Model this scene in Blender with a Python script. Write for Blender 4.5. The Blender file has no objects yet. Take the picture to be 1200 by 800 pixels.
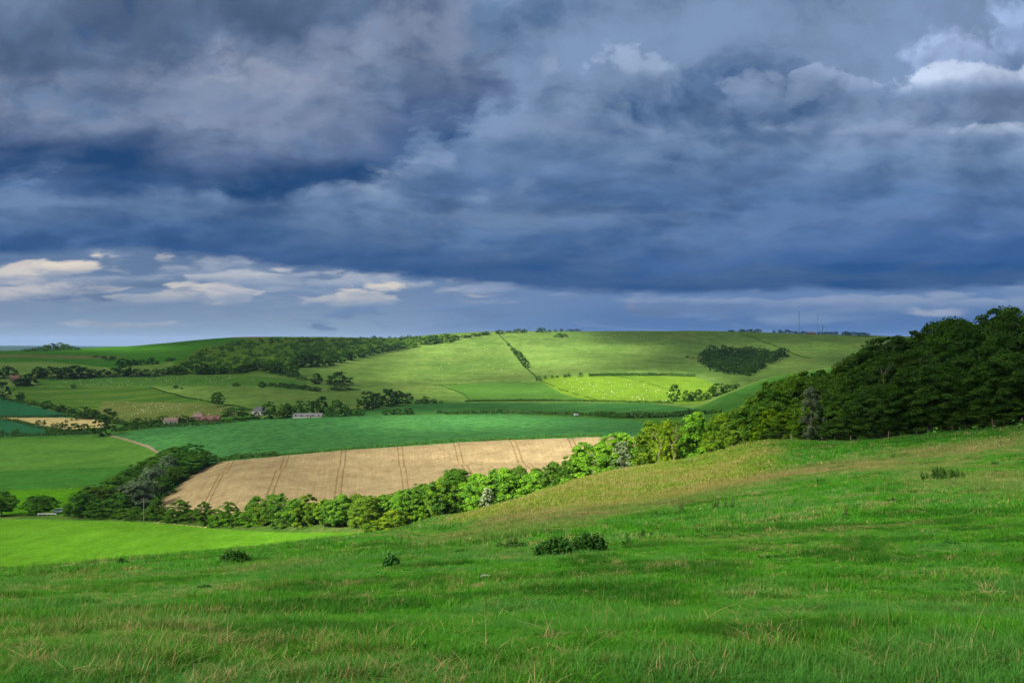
import bpy, math, random
import numpy as np
from mathutils import Vector

R = math.radians
rng = np.random.default_rng(7)
random.seed(7)
scn = bpy.context.scene
COL = scn.collection
F = 1150.0            # focal length in photo pixels (1200 wide)
CZ = 100.0            # height of the eye above datum

# ------------------------------------------------------------------ small tools
def s2l(c):
    return tuple(((v/255.0)/12.92 if v <= 10 else (((v/255.0)+0.055)/1.055)**2.4) for v in c)

def _hash(ix, iy, seed):
    h = (ix.astype(np.int64)*374761393 + iy.astype(np.int64)*668265263 + seed*1442695041) & 0x7fffffff
    h = ((h ^ (h >> 13))*1274126177) & 0x7fffffff
    h = h ^ (h >> 16)
    return (h & 0xffff)/65535.0

def vnoise(x, y, seed=0):
    x = np.asarray(x, float); y = np.asarray(y, float)
    ix = np.floor(x); iy = np.floor(y)
    fx = x-ix; fy = y-iy
    fx = fx*fx*(3-2*fx); fy = fy*fy*(3-2*fy)
    a = _hash(ix, iy, seed); b = _hash(ix+1, iy, seed)
    c = _hash(ix, iy+1, seed); d = _hash(ix+1, iy+1, seed)
    return (a+(b-a)*fx)*(1-fy)+(c+(d-c)*fx)*fy

def fbm(x, y, seed=0, octs=4):
    t = 0; a = 0.5; s = 0
    for k in range(octs):
        t = t+a*vnoise(x*2**k, y*2**k, seed+k*17); s += a; a *= 0.5
    return t/s

def sstep(a, b, x):
    t = np.clip((x-a)/(b-a), 0, 1)
    return t*t*(3-2*t)

def pchip(xs, ys, x):
    """shape preserving cubic, xs (n,), ys (n,m) or (n,), x (k,)"""
    xs = np.asarray(xs, float); ys = np.asarray(ys, float)
    h = np.diff(xs); dl = np.diff(ys)/h
    m = np.zeros(len(xs))
    for i in range(1, len(xs)-1):
        if dl[i-1]*dl[i] > 0:
            w1 = 2*h[i]+h[i-1]; w2 = h[i]+2*h[i-1]
            m[i] = (w1+w2)/(w1/dl[i-1]+w2/dl[i])
    m[0] = dl[0]; m[-1] = dl[-1]
    x = np.clip(x, xs[0], xs[-1])
    i = np.clip(np.searchsorted(xs, x, side='right')-1, 0, len(xs)-2)
    t = (x-xs[i])/h[i]
    return ((2*t**3-3*t**2+1)*ys[i]+(t**3-2*t**2+t)*h[i]*m[i]+(-2*t**3+3*t**2)*ys[i+1]+(t**3-t**2)*h[i]*m[i+1])

def in_poly(px, py, poly):
    px = np.asarray(px, float); py = np.asarray(py, float)
    res = np.zeros(px.shape, bool)
    n = len(poly)
    for i in range(n):
        x1, y1 = poly[i]; x2, y2 = poly[(i+1) % n]
        if y1 == y2: continue
        c = ((y1 > py) != (y2 > py)) & (px < (x2-x1)*(py-y1)/(y2-y1)+x1)
        res ^= c
    return res

def tag(o, label=None, cat=None, group=None, kind=None):
    if label: o['label'] = label
    if cat: o['category'] = cat
    if group: o['group'] = group
    if kind: o['kind'] = kind
    return o

def mesh_np(name, V, quads=None, tris=None, mats=(), mat_idx=None, smooth=False, fattr=None, vattr=None):
    V = np.asarray(V, np.float32).reshape(-1, 3)
    me = bpy.data.meshes.new(name)
    nq = 0 if quads is None else len(quads); nt = 0 if tris is None else len(tris)
    me.vertices.add(len(V)); me.vertices.foreach_set('co', V.ravel())
    loops = []
    if nq: loops.append(np.asarray(quads, np.int32).ravel())
    if nt: loops.append(np.asarray(tris, np.int32).ravel())
    L = np.concatenate(loops)
    me.loops.add(len(L)); me.loops.foreach_set('vertex_index', L)
    st = np.concatenate([np.arange(nq)*4, nq*4+np.arange(nt)*3]).astype(np.int32)
    me.polygons.add(nq+nt); me.polygons.foreach_set('loop_start', st)
    if mat_idx is not None: me.polygons.foreach_set('material_index', np.asarray(mat_idx, np.int32))
    me.polygons.foreach_set('use_smooth', np.full(nq+nt, smooth))
    for m in mats: me.materials.append(m)
    for k, a in (fattr or {}).items():
        at = me.attributes.new(k, 'FLOAT', 'FACE'); at.data.foreach_set('value', np.asarray(a, np.float32))
    for k, a in (vattr or {}).items():
        at = me.attributes.new(k, 'FLOAT', 'POINT'); at.data.foreach_set('value', np.asarray(a, np.float32))
    me.update(calc_edges=True); me.validate()
    return me

def link(name, me, parent=None, loc=None):
    o = bpy.data.objects.new(name, me); COL.objects.link(o)
    if parent is not None: o.parent = parent
    if loc is not None: o.location = loc
    return o

def empty(name, loc, rz=0.0):
    o = bpy.data.objects.new(name, None); COL.objects.link(o)
    o.empty_display_size = 0.5
    o.location = loc; o.rotation_euler = (0, 0, rz)
    return o

def copy_tree(o, parent=None):
    c = o.copy(); COL.objects.link(c)
    if parent is not None: c.parent = parent
    for ch in list(o.children): copy_tree(ch, c)
    return c

# a shape collector: boxes, tubes and prisms into ONE mesh
class MB:
    def __init__(s): s.v = []; s.q = []; s.t = []
    def box(s, x0, x1, y0, y1, z0, z1, M=None):
        b = len(s.v)
        for z in (z0, z1):
            for x, y in ((x0, y0), (x1, y0), (x1, y1), (x0, y1)):
                s.v.append((x, y, z))
        for f in ((3, 2, 1, 0), (4, 5, 6, 7), (0, 1, 5, 4), (1, 2, 6, 5), (2, 3, 7, 6), (3, 0, 4, 7)):
            s.q.append(tuple(b+i for i in f))
        return s
    def tube(s, pts, rad, n=6, cap=True):
        pts = [Vector(p) for p in pts]
        if not hasattr(rad, '__len__'): rad = [rad]*len(pts)
        rings = []
        for i, p in enumerate(pts):
            d = (pts[min(i+1, len(pts)-1)]-pts[max(i-1, 0)]).normalized()
            a = d.cross(Vector((0, 0, 1)))
            if a.length < 1e-3: a = Vector((1, 0, 0))
            a.normalize(); c = d.cross(a).normalized()
            b = len(s.v)
            for k in range(n):
                an = 2*math.pi*k/n
                s.v.append(tuple(p+(a*math.cos(an)+c*math.sin(an))*rad[i]))
            rings.append(b)
        for i in range(len(rings)-1):
            for k in range(n):
                k2 = (k+1) % n
                s.q.append((rings[i]+k, rings[i]+k2, rings[i+1]+k2, rings[i+1]+k))
        if cap:
            for ri, p, fl in ((rings[0], pts[0], 1), (rings[-1], pts[-1], 0)):
                c = len(s.v); s.v.append(tuple(p))
                for k in range(n):
                    k2 = (k+1) % n
                    s.t.append((c, ri+k, ri+k2) if not fl else (c, ri+k2, ri+k))
        return s
    def gable(s, x0, x1, y0, y1, z0, z1, over=0.0):
        """solid gable prism, ridge along x"""
        b = len(s.v); ym = (y0+y1)/2
        for x in (x0-over, x1+over):
            s.v += [(x, y0-over, z0), (x, y1+over, z0), (x, ym, z1)]
        s.t += [(b, b+2, b+1), (b+3, b+4, b+5)]
        s.q += [(b, b+3, b+5, b+2), (b+1, b+2, b+5, b+4), (b, b+1, b+4, b+3)]
        return s
    def build(s, name, mat, parent=None, smooth=False):
        me = mesh_np(name, s.v, s.q if s.q else None, s.t if s.t else None, mats=(mat,), smooth=smooth)
        return link(name, me, parent)

# ------------------------------------------------------------------ node helpers
class NT:
    def __init__(s, tree): s.t = tree; s.n = tree.nodes; s.l = tree.links
    def new(s, typ, **kw):
        n = s.n.new(typ)
        for k, v in kw.items(): setattr(n, k, v)
        return n
    def put(s, sock, v):
        if v is None: return
        if isinstance(v, bpy.types.NodeSocket): s.l.new(v, sock)
        elif isinstance(v, (tuple, list)) and len(v) == 3 and sock.type == 'RGBA': sock.default_value = (*v, 1)
        else: sock.default_value = v
    def m(s, op, a, b=None, c=None, clamp=False):
        n = s.new('ShaderNodeMath', operation=op, use_clamp=clamp)
        s.put(n.inputs[0], a); s.put(n.inputs[1], b)
        if c is not None: s.put(n.inputs[2], c)
        return n.outputs[0]
    def vm(s, op, a, b=None, scale=None):
        n = s.new('ShaderNodeVectorMath', operation=op)
        s.put(n.inputs[0], a)
        if b is not None: s.put(n.inputs[1], b)
        if scale is not None: s.put(n.inputs['Scale'], scale)
        return n.outputs['Value'] if op in ('LENGTH', 'DOT_PRODUCT') else n.outputs[0]
    def mix(s, fac, a, b, blend='MIX'):
        n = s.new('ShaderNodeMix', data_type='RGBA', blend_type=blend)
        n.clamp_factor = True
        s.put(n.inputs[0], fac); s.put(n.inputs[6], a); s.put(n.inputs[7], b)
        return n.outputs[2]
    def step(s, x, lo, hi, a=0.0, b=1.0):
        n = s.new('ShaderNodeMapRange', interpolation_type='SMOOTHSTEP')
        s.put(n.inputs[0], x)
        for i, v in ((1, lo), (2, hi), (3, a), (4, b)): s.put(n.inputs[i], v)
        return n.outputs[0]
    def lin(s, x, lo, hi, a=0.0, b=1.0):
        n = s.new('ShaderNodeMapRange')
        s.put(n.inputs[0], x)
        for i, v in ((1, lo), (2, hi), (3, a), (4, b)): s.put(n.inputs[i], v)
        return n.outputs[0]
    def noise(s, vec, scale, detail=4, rough=0.55, dist=0.0, lac=2.0, color=False, dim='3D'):
        n = s.new('ShaderNodeTexNoise', noise_dimensions=dim)
        s.put(n.inputs['Vector'], vec)
        for k, v in (('Scale', scale), ('Detail', detail), ('Roughness', rough), ('Distortion', dist), ('Lacunarity', lac)):
            s.put(n.inputs[k], v)
        return n.outputs['Color'] if color else n.outputs[0]
    def comb(s, x, y, z=0.0):
        n = s.new('ShaderNodeCombineXYZ')
        s.put(n.inputs[0], x); s.put(n.inputs[1], y); s.put(n.inputs[2], z)
        return n.outputs[0]
    def sep(s, v):
        n = s.new('ShaderNodeSeparateXYZ'); s.put(n.inputs[0], v); return n.outputs
    def curve(s, x, pts, x0, x1, y0, y1):
        """piecewise curve of x through pts given in real units"""
        xin = s.lin(x, x0, x1)
        n = s.new('ShaderNodeFloatCurve')
        cu = n.mapping.curves[0]
        P = [((a-x0)/(x1-x0), (b-y0)/(y1-y0)) for a, b in pts]
        while len(cu.points) > 2: cu.points.remove(cu.points[-1])
        cu.points[0].location = P[0]; cu.points[1].location = P[-1]
        for p in P[1:-1]: cu.points.new(*p)
        n.mapping.update()
        s.put(n.inputs['Value'], xin)
        return s.lin(n.outputs[0], 0.0, 1.0, y0, y1)

def new_mat(name):
    m = bpy.data.materials.new(name); m.use_nodes = True
    t = NT(m.node_tree); t.n.clear()
    out = t.new('ShaderNodeOutputMaterial')
    return m, t, out

def plain(name, col, rough=0.7, metal=0.0, var=0.15, scale=3.0):
    m, t, out = new_mat(name)
    p = t.new('ShaderNodeBsdfPrincipled')
    g = t.new('ShaderNodeTexCoord').outputs['Object']
    n = t.noise(g, scale, 4, 0.6)
    f = t.lin(n, 0.3, 0.7, 1-var, 1+var)
    c = t.vm('SCALE', col, None, f)
    t.put(p.inputs['Base Color'], c); p.inputs['Roughness'].default_value = rough; p.inputs['Metallic'].default_value = metal
    t.l.new(p.outputs[0], out.inputs[0])
    return m

# ------------------------------------------------------------------ the lie of the land
# one profile per key column of the view: (depth, drop below the eye)
def dp(d, py): return (d, (py-400.0)/F*d)
PROF = {
 -400: [(.5,1.65),(6,2.0),(13,3.7),(32,8.2),(45,11.2),(110,29),(240,61),(340,63),(400,66),(430,66),(490,66),(560,66),(650,65),(720,62),(830,59),(950,57),(1180,43),(1500,36),(1900,24)],
 0:   [(.5,1.65),dp(6,800),dp(13,735),dp(32,683),dp(45,668),(110,28),(238,58.9),dp(340,607),dp(400,587),dp(430,574),dp(490,552),dp(560,532),dp(650,513),dp(720,497),dp(830,480),dp(950,468),dp(1180,440),dp(1500,425),dp(1900,411.5)],
 150: [(.5,1.65),dp(6,800),dp(13,732),dp(32,677),dp(48,655),(110,28),(224,55.2),dp(320,609),dp(390,588),dp(430,574),dp(490,550),dp(560,530),dp(640,510),dp(700,498),dp(780,488),dp(950,470),dp(1180,440),dp(1500,420),dp(1900,405.5)],
 300: [(.5,1.65),dp(6,800),dp(13,728),dp(32,668),dp(52,642),(110,25.5),(210,49.6),dp(280,619),dp(310,588),dp(372,552),(389,52.0),dp(432,537),dp(560,510),dp(690,491),dp(770,479),dp(930,462),dp(1150,440),dp(1450,415),dp(1850,394.5)],
 450: [(.5,1.65),dp(6,800),dp(13,723),dp(32,655),dp(57,626),(120,24.2),(190,37.6),dp(248,622),dp(303,588),dp(372,547),(389,50.3),dp(434,524.5),dp(560,505),dp(690,486),dp(790,476),dp(900,468),dp(1150,447),dp(1450,420),dp(1850,396)],
 520: [(.5,1.65),dp(6,800),dp(13,720),dp(32,650),dp(60,632),dp(235,610),(243,45),(255,48),dp(300,582),dp(372,545),(389,49.6),dp(434,520.5),dp(560,501),dp(690,484),dp(790,474),dp(900,467),dp(1170,448),dp(1450,423),dp(1850,391.5)],
 600: [(.5,1.65),dp(6,800),dp(13,717),dp(32,646),dp(65,615),dp(222,601),(233,43),(255,47),dp(300,575),dp(372,543),(389,48.9),dp(434,516.5),dp(560,498),dp(690,484),dp(790,473),dp(900,468.5),dp(1180,446),dp(1450,425),dp(1900,388.5)],
 700: [(.5,1.65),dp(6,800),dp(13,713),dp(32,640),dp(75,596),dp(212,568),(226,38),(258,46),dp(300,565),dp(372,541),(389,48.0),dp(434,511.5),dp(560,495),dp(690,485),dp(790,474),dp(905,470),dp(1180,440),dp(1500,415),dp(1900,387.5)],
 800: [(.5,1.65),dp(6,800),dp(13,709),dp(32,634),dp(80,583),dp(190,546),(206,33),(258,45),(300,44.5),(372,46),(389,46),(434,44),dp(560,492),dp(690,482),dp(770,477),dp(905,471),dp(1180,441),dp(1500,418),dp(1900,387.5)],
 850: [(.5,1.65),dp(6,800),dp(13,707),dp(32,631),dp(83,571),dp(176,531),(196,30),(258,44),(300,44),(372,45),(389,45),(434,43),dp(560,490),dp(670,472),dp(745,461),(890,51),dp(1160,442),dp(1500,420),dp(1900,388)],
 900: [(.5,1.65),dp(6,800),dp(13,705),dp(32,628),dp(85,560),dp(160,517),(183,27),(258,42),(300,44),(372,44),(389,44),(434,42),dp(560,488),dp(660,462),dp(740,443),(880,45),dp(1150,441),dp(1500,422),dp(1900,389.5)],
 1000:[(.5,1.65),dp(6,800),dp(13,702),dp(32,620),dp(85,545),dp(140,518),(163,19.5),(258,35),(300,38),(372,40),(389,40),(434,38),(560,34),(660,28),(740,18),(880,25),(1150,36),(1500,24),dp(1900,392.5)],
 1100:[(.5,1.65),dp(6,800),dp(13,701),dp(32,612),dp(80,542),dp(130,508),(155,15.5),(258,31),(300,34),(372,36),(389,36),(434,34),(560,30),(660,24),(740,14),(880,22),(1150,33),(1500,22),dp(1900,395)],
 1200:[(.5,1.65),dp(6,800),dp(13,700),dp(32,605),dp(75,540),dp(120,500),(148,13),(258,27),(300,30),(372,32),(389,32),(434,30),(560,26),(660,20),(740,10),(880,18),(1150,30),(1500,20),dp(1900,397)],
 1600:[(.5,1.65),dp(6,795),(13,3.2),(32,5.2),(75,7.6),(115,8.3),(145,10),(258,22),(300,25),(372,27),(389,27),(434,25),(560,21),(660,15),(740,6),(880,12),(1150,24),(1500,16),(1900,-2)],
}
KX = np.array(sorted(PROF), float)
for k in PROF:
    L = PROF[k]; L.append((2600, L[-1][1]+26)); L.append((9000, 5.0/F*9000+(0 if k < 100 else 6))); L.append((14000, 90))
KD = np.array([[p[0] for p in PROF[k]] for k in sorted(PROF)])   # columns x controls
KH = np.array([[p[1] for p in PROF[k]] for k in sorted(PROF)])
NC = KD.shape[1]

def col_profile(px):
    D = np.array([pchip(KX, KD[:, c], np.array([px]))[0] for c in range(NC)])
    H = np.array([pchip(KX, KH[:, c], np.array([px]))[0] for c in range(NC)])
    return D, H
_PX = np.arange(-400, 1601, 4.0)
_DS = np.concatenate([np.geomspace(.5, 230, 420), np.geomspace(230, 1300, 420)[1:], np.geomspace(1300, 14000, 220)[1:]])
_TD = np.zeros((len(_PX), NC)); _TH = np.zeros((len(_PX), NC))
for c in range(NC):
    _TD[:, c] = pchip(KX, KD[:, c], _PX); _TH[:, c] = pchip(KX, KH[:, c], _PX)
_ZT = np.zeros((len(_PX), len(_DS)))
for i in range(len(_PX)): _ZT[i] = CZ-pchip(_TD[i], _TH[i], _DS)
_LD = np.log(_DS)

def line_d(px, c):
    return np.interp(px, _PX, _TD[:, c])

def relief(X, Y, d):
    """tussocks and hollows on top of the smooth profile"""
    near = np.clip(1-d/90.0, 0, 1)
    r = near*(0.10*(fbm(X*0.55, Y*0.55, 3, 3)-0.5)+0.10*(fbm(X*1.9, Y*1.9, 9, 2)-0.5)+0.05*(vnoise(X*5, Y*5, 19)-0.5))*np.clip((d-1)/6, 0, 1)
    r = r+np.clip((d-60)/200, 0, 1)*0.5*(fbm(X*0.03, Y*0.03, 21, 3)-0.5)
    r = r+np.clip((d-700)/600, 0, 1)*np.clip((2300-d)/400, 0, 1)*5.0*(fbm(X*0.006, Y*0.006, 31, 3)-0.5)
    return r

def tz(px, d):
    """terrain height at view column px, depth d (arrays)"""
    px = np.clip(np.asarray(px, float), -399.9, 1599.9); d = np.clip(np.asarray(d, float), .5, 13999)
    fi = (px+400)/4.0; i = np.floor(fi).astype(int); i = np.clip(i, 0, len(_PX)-2); a = fi-i
    ld = np.log(d); j = np.clip(np.searchsorted(_LD, ld, side='right')-1, 0, len(_DS)-2)
    b = (ld-_LD[j])/(_LD[j+1]-_LD[j])
    z = (_ZT[i, j]*(1-a)+_ZT[i+1, j]*a)*(1-b)+(_ZT[i, j+1]*(1-a)+_ZT[i+1, j+1]*a)*b
    return z+relief((px-600)/F*d, d, d)

def xy2pd(X, Y):
    """ground point -> (px, d) coordinates of the land tables"""
    X = np.asarray(X, float); Y = np.asarray(Y, float)
    th = np.arctan2(X, Y); r = np.hypot(X, Y)
    thm = np.clip(th, math.atan(-1000/F), math.atan(1000/F))
    return 600+F*np.tan(thm), r*np.cos(thm)

def ground(X, Y):
    p, d = xy2pd(X, Y)
    return tz(p, d)

def W(px, d):
    X = (px-600)/F*d
    return X, d, float(tz(px, d))

_dg = np.geomspace(4, 13000, 6000)
def hit(px, py, d0=4, d1=13000):
    """first ground point seen at pixel (px, py) beyond depth d0"""
    dd = _dg[(_dg >= d0) & (_dg <= d1)]
    pp = 400+F*(CZ-tz(np.full(dd.shape, float(px)), dd))/dd
    k = np.argmax(pp <= py)
    if pp[k] > py: k = int(np.argmin(pp))
    d = dd[k]
    return (px-600)/F*d, d, float(tz(px, d)), d
# ------------------------------------------------------------------ camera, sun, view
EXPO = 1.65
SUN_EL, SUN_AZ = 38.0, -128.0      # azimuth measured from the view direction, minus = to the west side
SUN_E = 5.0
sv = Vector((math.sin(R(SUN_AZ))*math.cos(R(SUN_EL)), math.cos(R(SUN_AZ))*math.cos(R(SUN_EL)), math.sin(R(SUN_EL))))

cam = bpy.data.cameras.new('camera'); cam.sensor_width = 36.0; cam.lens = 36.0*F/1200.0
cam.clip_start = 0.1; cam.clip_end = 60000
camo = bpy.data.objects.new('camera', cam); COL.objects.link(camo)
camo.location = (0, 0, CZ); camo.rotation_euler = (R(90), 0, 0)
scn.camera = camo

sun = bpy.data.lights.new('sun', 'SUN'); sun.energy = SUN_E; sun.angle = R(0.53); sun.color = (1.0, 0.93, 0.80)
suno = bpy.data.objects.new('sun', sun); COL.objects.link(suno)
suno.rotation_euler = sv.to_track_quat('Z', 'Y').to_euler(); suno.location = (-300, -100, 500)

vs = scn.view_settings
scn.display_settings.display_device = 'sRGB'
vs.view_transform = 'Standard'; vs.look = 'None'; vs.gamma = 1.0; vs.use_curve_mapping = False; vs.exposure = EXPO

cy = scn.cycles
cy.use_denoising = True
try: cy.denoiser = 'OPENIMAGEDENOISE'; cy.denoising_input_passes = 'RGB_ALBEDO_NORMAL'
except Exception: pass
cy.max_bounces = 6; cy.diffuse_bounces = 3; cy.glossy_bounces = 1; cy.transmission_bounces = 3
cy.transparent_max_bounces = 12; cy.volume_bounces = 0
cy.caustics_reflective = False; cy.caustics_refractive = False
cy.sample_clamp_indirect = 4.0

# ------------------------------------------------------------------ the sky
WSTR = 0.1
SK = 1.0/(2**EXPO*WSTR)             # displayed value -> Background colour value
def skc(c, k=1.0): return tuple(v*SK*k for v in s2l(c))

def build_sky():
    w = bpy.data.worlds.new('World'); scn.world = w; w.use_nodes = True
    t = NT(w.node_tree); t.n.clear()
    out = t.new('ShaderNodeOutputWorld'); bg = t.new('ShaderNodeBackground'); bg.inputs['Strength'].default_value = WSTR
    t.l.new(bg.outputs[0], out.inputs[0])
    nis = t.new('ShaderNodeTexSky', sky_type='NISHITA'); nis.sun_disc = False
    nis.sun_elevation = R(SUN_EL); nis.sun_rotation = R(SUN_AZ)
    d = t.new('ShaderNodeTexCoord').outputs['Generated']
    x, y, z = t.sep(d)
    ym = t.m('MAXIMUM', y, 0.3)
    U = t.m('DIVIDE', x, ym); V = t.m('DIVIDE', z, ym)
    PX0 = t.m('MULTIPLY_ADD', U, F, 600.0)
    PY0 = t.m('MULTIPLY_ADD', V, -F, 400.0)
    # cloud coordinates: a bit squeezed towards the horizon, as a layer seen in perspective is
    Vp = t.m('DIVIDE', V, t.m('ADD', V, 0.22))
    noise3 = t.noise
    def n2(*a, **k): k['dim'] = '2D'; return noise3(*a, **k)
    t.noise = n2
    P = t.comb(t.m('MULTIPLY', U, 1.0), t.m('MULTIPLY', Vp, 1.5), 0.37)
    wv = t.vm('SUBTRACT', t.noise(P, 4.6, 6, 0.57, color=True), (0.5, 0.5, 0.5))
    Pw = t.vm('ADD', P, t.vm('SCALE', wv, None, 0.085))
    big = t.noise(Pw, 3.2, 3, 0.5)
    mid = t.noise(Pw, 8.5, 8, 0.57)
    # puffy billows, and their relief against a light from above and the left
    Pb = t.vm('ADD', Pw, (3.1, 1.7, 0.9))
    bl = t.noise(Pb, 6.0, 8, 0.56)
    bl2 = t.noise(t.vm('ADD', Pb, (-0.030, 0.052, 0.0)), 6.0, 4, 0.52)
    bls = t.noise(Pb, 6.0, 4, 0.52)
    Pm = t.vm('ADD', Pw, (7.3, 2.2, 4.4))
    md1 = t.noise(Pm, 17.0, 7, 0.58)
    md2 = t.noise(t.vm('ADD', Pm, (-0.012, 0.020, 0.0)), 17.0, 4, 0.55)
    md1s = t.noise(Pm, 17.0, 4, 0.55)
    Pq = t.vm('ADD', Pw, (1.3, 8.2, 0.0))
    bb1 = t.noise(Pq, 2.6, 3, 0.5); bb2 = t.noise(t.vm('ADD', Pq, (-0.05, 0.10, 0.0)), 2.6, 3, 0.5)
    emb = t.m('ADD', t.m('MULTIPLY', t.m('SUBTRACT', bls, bl2), 1.35), t.m('MULTIPLY', t.m('SUBTRACT', md1s, md2), 0.5))
    emb = t.m('ADD', emb, t.m('MULTIPLY', t.m('SUBTRACT', bb1, bb2), 1.3))
    fine = t.noise(t.vm('ADD', Pw, (9.1, 4.7, 2.9)), 26.0, 7, 0.62)
    str_ = t.noise(t.vm('MULTIPLY', Pw, (1.3, 5.0, 1.0)), 3.0, 6, 0.58)   # long flat streaks
    c0 = lambda n: t.m('SUBTRACT', n, 0.5)
    wx, wy, wz = t.sep(wv)
    bumps = t.m('ADD', t.m('MULTIPLY', c0(mid), 1.0), t.m('ADD', t.m('MULTIPLY', c0(fine), 0.26), t.m('MULTIPLY', c0(md1), 0.45)))
    PX = t.m('ADD', PX0, t.m('MULTIPLY', wx, 160.0))
    # how much of the rough edge is used depends on height: flat bases lower down
    amp = t.lin(PY0, 390.0, 60.0, 0.35, 1.7)
    PY = t.m('ADD', PY0, t.m('MULTIPLY', t.m('ADD', bumps, t.m('MULTIPLY', c0(big), 1.2)), t.m('MULTIPLY', amp, 60.0)))
    PYb = t.m('ADD', PY0, t.m('MULTIPLY', bumps, t.m('MULTIPLY', amp, 26.0)))

    tex = t.m('ADD', t.m('ADD', t.m('MULTIPLY', c0(big), 0.55), t.m('MULTIPLY', c0(str_), 0.55)),
              t.m('ADD', t.m('MULTIPLY', c0(mid), 0.6), t.m('ADD', t.m('MULTIPLY', emb, 1.35), t.m('MULTIPLY', c0(bl), 0.35))))

    # ---- clear low band under the deck
    low = t.mix(t.step(PY0, 310.0, 405.0), skc((98, 124, 160)), skc((138, 162, 188)))
    lowr = t.mix(t.step(PY0, 335.0, 392.0), skc((104, 134, 178)), skc((78, 116, 168)))
    col = t.mix(t.step(PX, 350.0, 760.0), low, lowr)
    hz = t.m('ADD', t.m('MULTIPLY', c0(str_), 0.7), t.m('ADD', t.m('MULTIPLY', c0(mid), 1.1), t.m('MULTIPLY', c0(bl), 0.6)))
    col = t.mix(t.m('MULTIPLY', t.step(hz, 0.0, 0.40), 0.40), col, skc((150, 168, 192)))
    # ---- distant lit cumulus, a low broken bank
    def puff(px, py, sx, sy, col_, amt, soft=0.35, rough=1.0):
        nonlocal col
        ex = t.m('DIVIDE', t.m('SUBTRACT', PX, px), sx)
        ey = t.m('DIVIDE', t.m('SUBTRACT', PY0, py), sy)
        r2 = t.m('SQRT', t.m('ADD', t.m('MULTIPLY', ex, ex), t.m('MULTIPLY', ey, ey)))
        v = t.m('ADD', t.m('SUBTRACT', 1.0, r2), t.m('MULTIPLY', bumps, 5.0*rough))
        shade = t.lin(emb, -0.30, 0.30, 0.80, 1.18)
        col = t.mix(t.m('MULTIPLY', t.step(v, 0.0, soft*1.5), amt), col, t.vm('SCALE', col_, None, shade))
    def vor(vec, scale, detail):
        n = t.new('ShaderNodeTexVoronoi', feature='F1', voronoi_dimensions='2D')
        t.put(n.inputs['Vector'], vec)
        for k_, v_ in (('Scale', scale), ('Detail', detail), ('Roughness', 0.55)): t.put(n.inputs[k_], v_)
        return n.outputs['Distance']
    wv2 = t.vm('SUBTRACT', t.noise(P, 14.0, 5, 0.6, color=True), (0.5, 0.5, 0.5))
    Pv = t.vm('ADD', P, t.vm('SCALE', wv2, None, 0.055))
    va = vor(Pv, 11.0, 2.0)
    vb = vor(t.vm('ADD', Pv, (-0.013, 0.024, 0.0)), 11.0, 2.0)
    lump = t.m('MULTIPLY', t.m('SUBTRACT', 0.80, va), 0.7)                      # rounded bulges
    vemb = t.m('MULTIPLY', t.m('SUBTRACT', vb, va), 1.1)   # lit from above, left
    def head(px, py, sx, sy, lit, body, amt=0.9, rough=1.0, soft=0.22, tail=0.9):
        """a billowing cloud top: crisp above, melting away below"""
        nonlocal col
        ex = t.m('DIVIDE', t.m('SUBTRACT', t.m('ADD', PX0, t.m('MULTIPLY', wx, 60.0)), px), sx)
        ey = t.m('DIVIDE', t.m('SUBTRACT', PY0, py), sy)
        eyu = t.m('MINIMUM', ey, 0.0); eyd = t.m('MAXIMUM', ey, 0.0)
        r2 = t.m('SQRT', t.m('ADD', t.m('MULTIPLY', ex, ex), t.m('ADD', t.m('MULTIPLY', eyu, eyu), t.m('MULTIPLY', eyd, t.m('MULTIPLY', eyd, 0.35)))))
        v = t.m('ADD', t.m('SUBTRACT', 1.0, r2), t.m('ADD', t.m('MULTIPLY', lump, 1.7*rough), t.m('MULTIPLY', bumps, 1.9*rough)))
        down = t.step(ey, tail, -0.25)
        cc = t.mix(t.m('ADD', t.step(ey, 0.5, -0.8), t.m('MULTIPLY', t.m('ADD', t.m('MULTIPLY', vemb, 0.7), emb), 1.0), clamp=True), body, lit)
        col = t.mix(t.m('MULTIPLY', t.m('MULTIPLY', t.step(v, 0.0, t.m('MULTIPLY', soft, t.lin(PY0, 300.0, 240.0, 1.2, 1.7))), down), t.m('MULTIPLY', amt, t.lin(PY0, 300.0, 240.0, 1.0, 0.86))), col, cc)

    head(150, 335, 400, 38, skc((152, 165, 186)), skc((118, 142, 174)), .95, .7, .5, 1.5)
    head(380, 338, 190, 22, skc((160, 172, 192)), skc((116, 140, 174)), .95, .8, .35, 1.4)
    head(40, 348, 130, 22, skc((190, 190, 194)), skc((130, 148, 176)), .9, .8, .35, 1.2)
    puff(120, 330, 200, 13, skc((104, 130, 166)), 0.8, 0.9)
    head(80, 314, 84, 13, skc((224, 214, 202)), skc((172, 176, 184)), .95, 1.1, .45, 1.5)
    head(10, 326, 60, 12, skc((206, 202, 198)), skc((150, 162, 184)), .9, .8, .3, 1.2)
    head(188, 302, 22, 8, skc((214, 206, 202)), skc((150, 162, 182)), .85, 1.0, .4, 1.2)
    puff(75, 350, 46, 6, skc((92, 118, 156)), 0.8, 0.8)
    puff(130, 348, 26, 5, skc((100, 124, 160)), 0.7, 0.8)
    head(205, 346, 56, 11, skc((204, 200, 197)), skc((154, 166, 184)), .92, 1.2, .45, 1.3)
    head(278, 346, 28, 14, skc((206, 202, 202)), skc((156, 168, 188)), .9, .9, .3, 1.2)
    head(335, 324, 100, 11, skc((184, 188, 198)), skc((138, 156, 182)), .9, .9, .35, 1.2)
    head(432, 344, 74, 14, skc((218, 211, 202)), skc((162, 172, 186)), .95, 1.15, .45, 1.3)
    puff(572, 345, 26, 3.5, skc((190, 188, 192)), 0.75, 0.8, .8)
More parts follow.
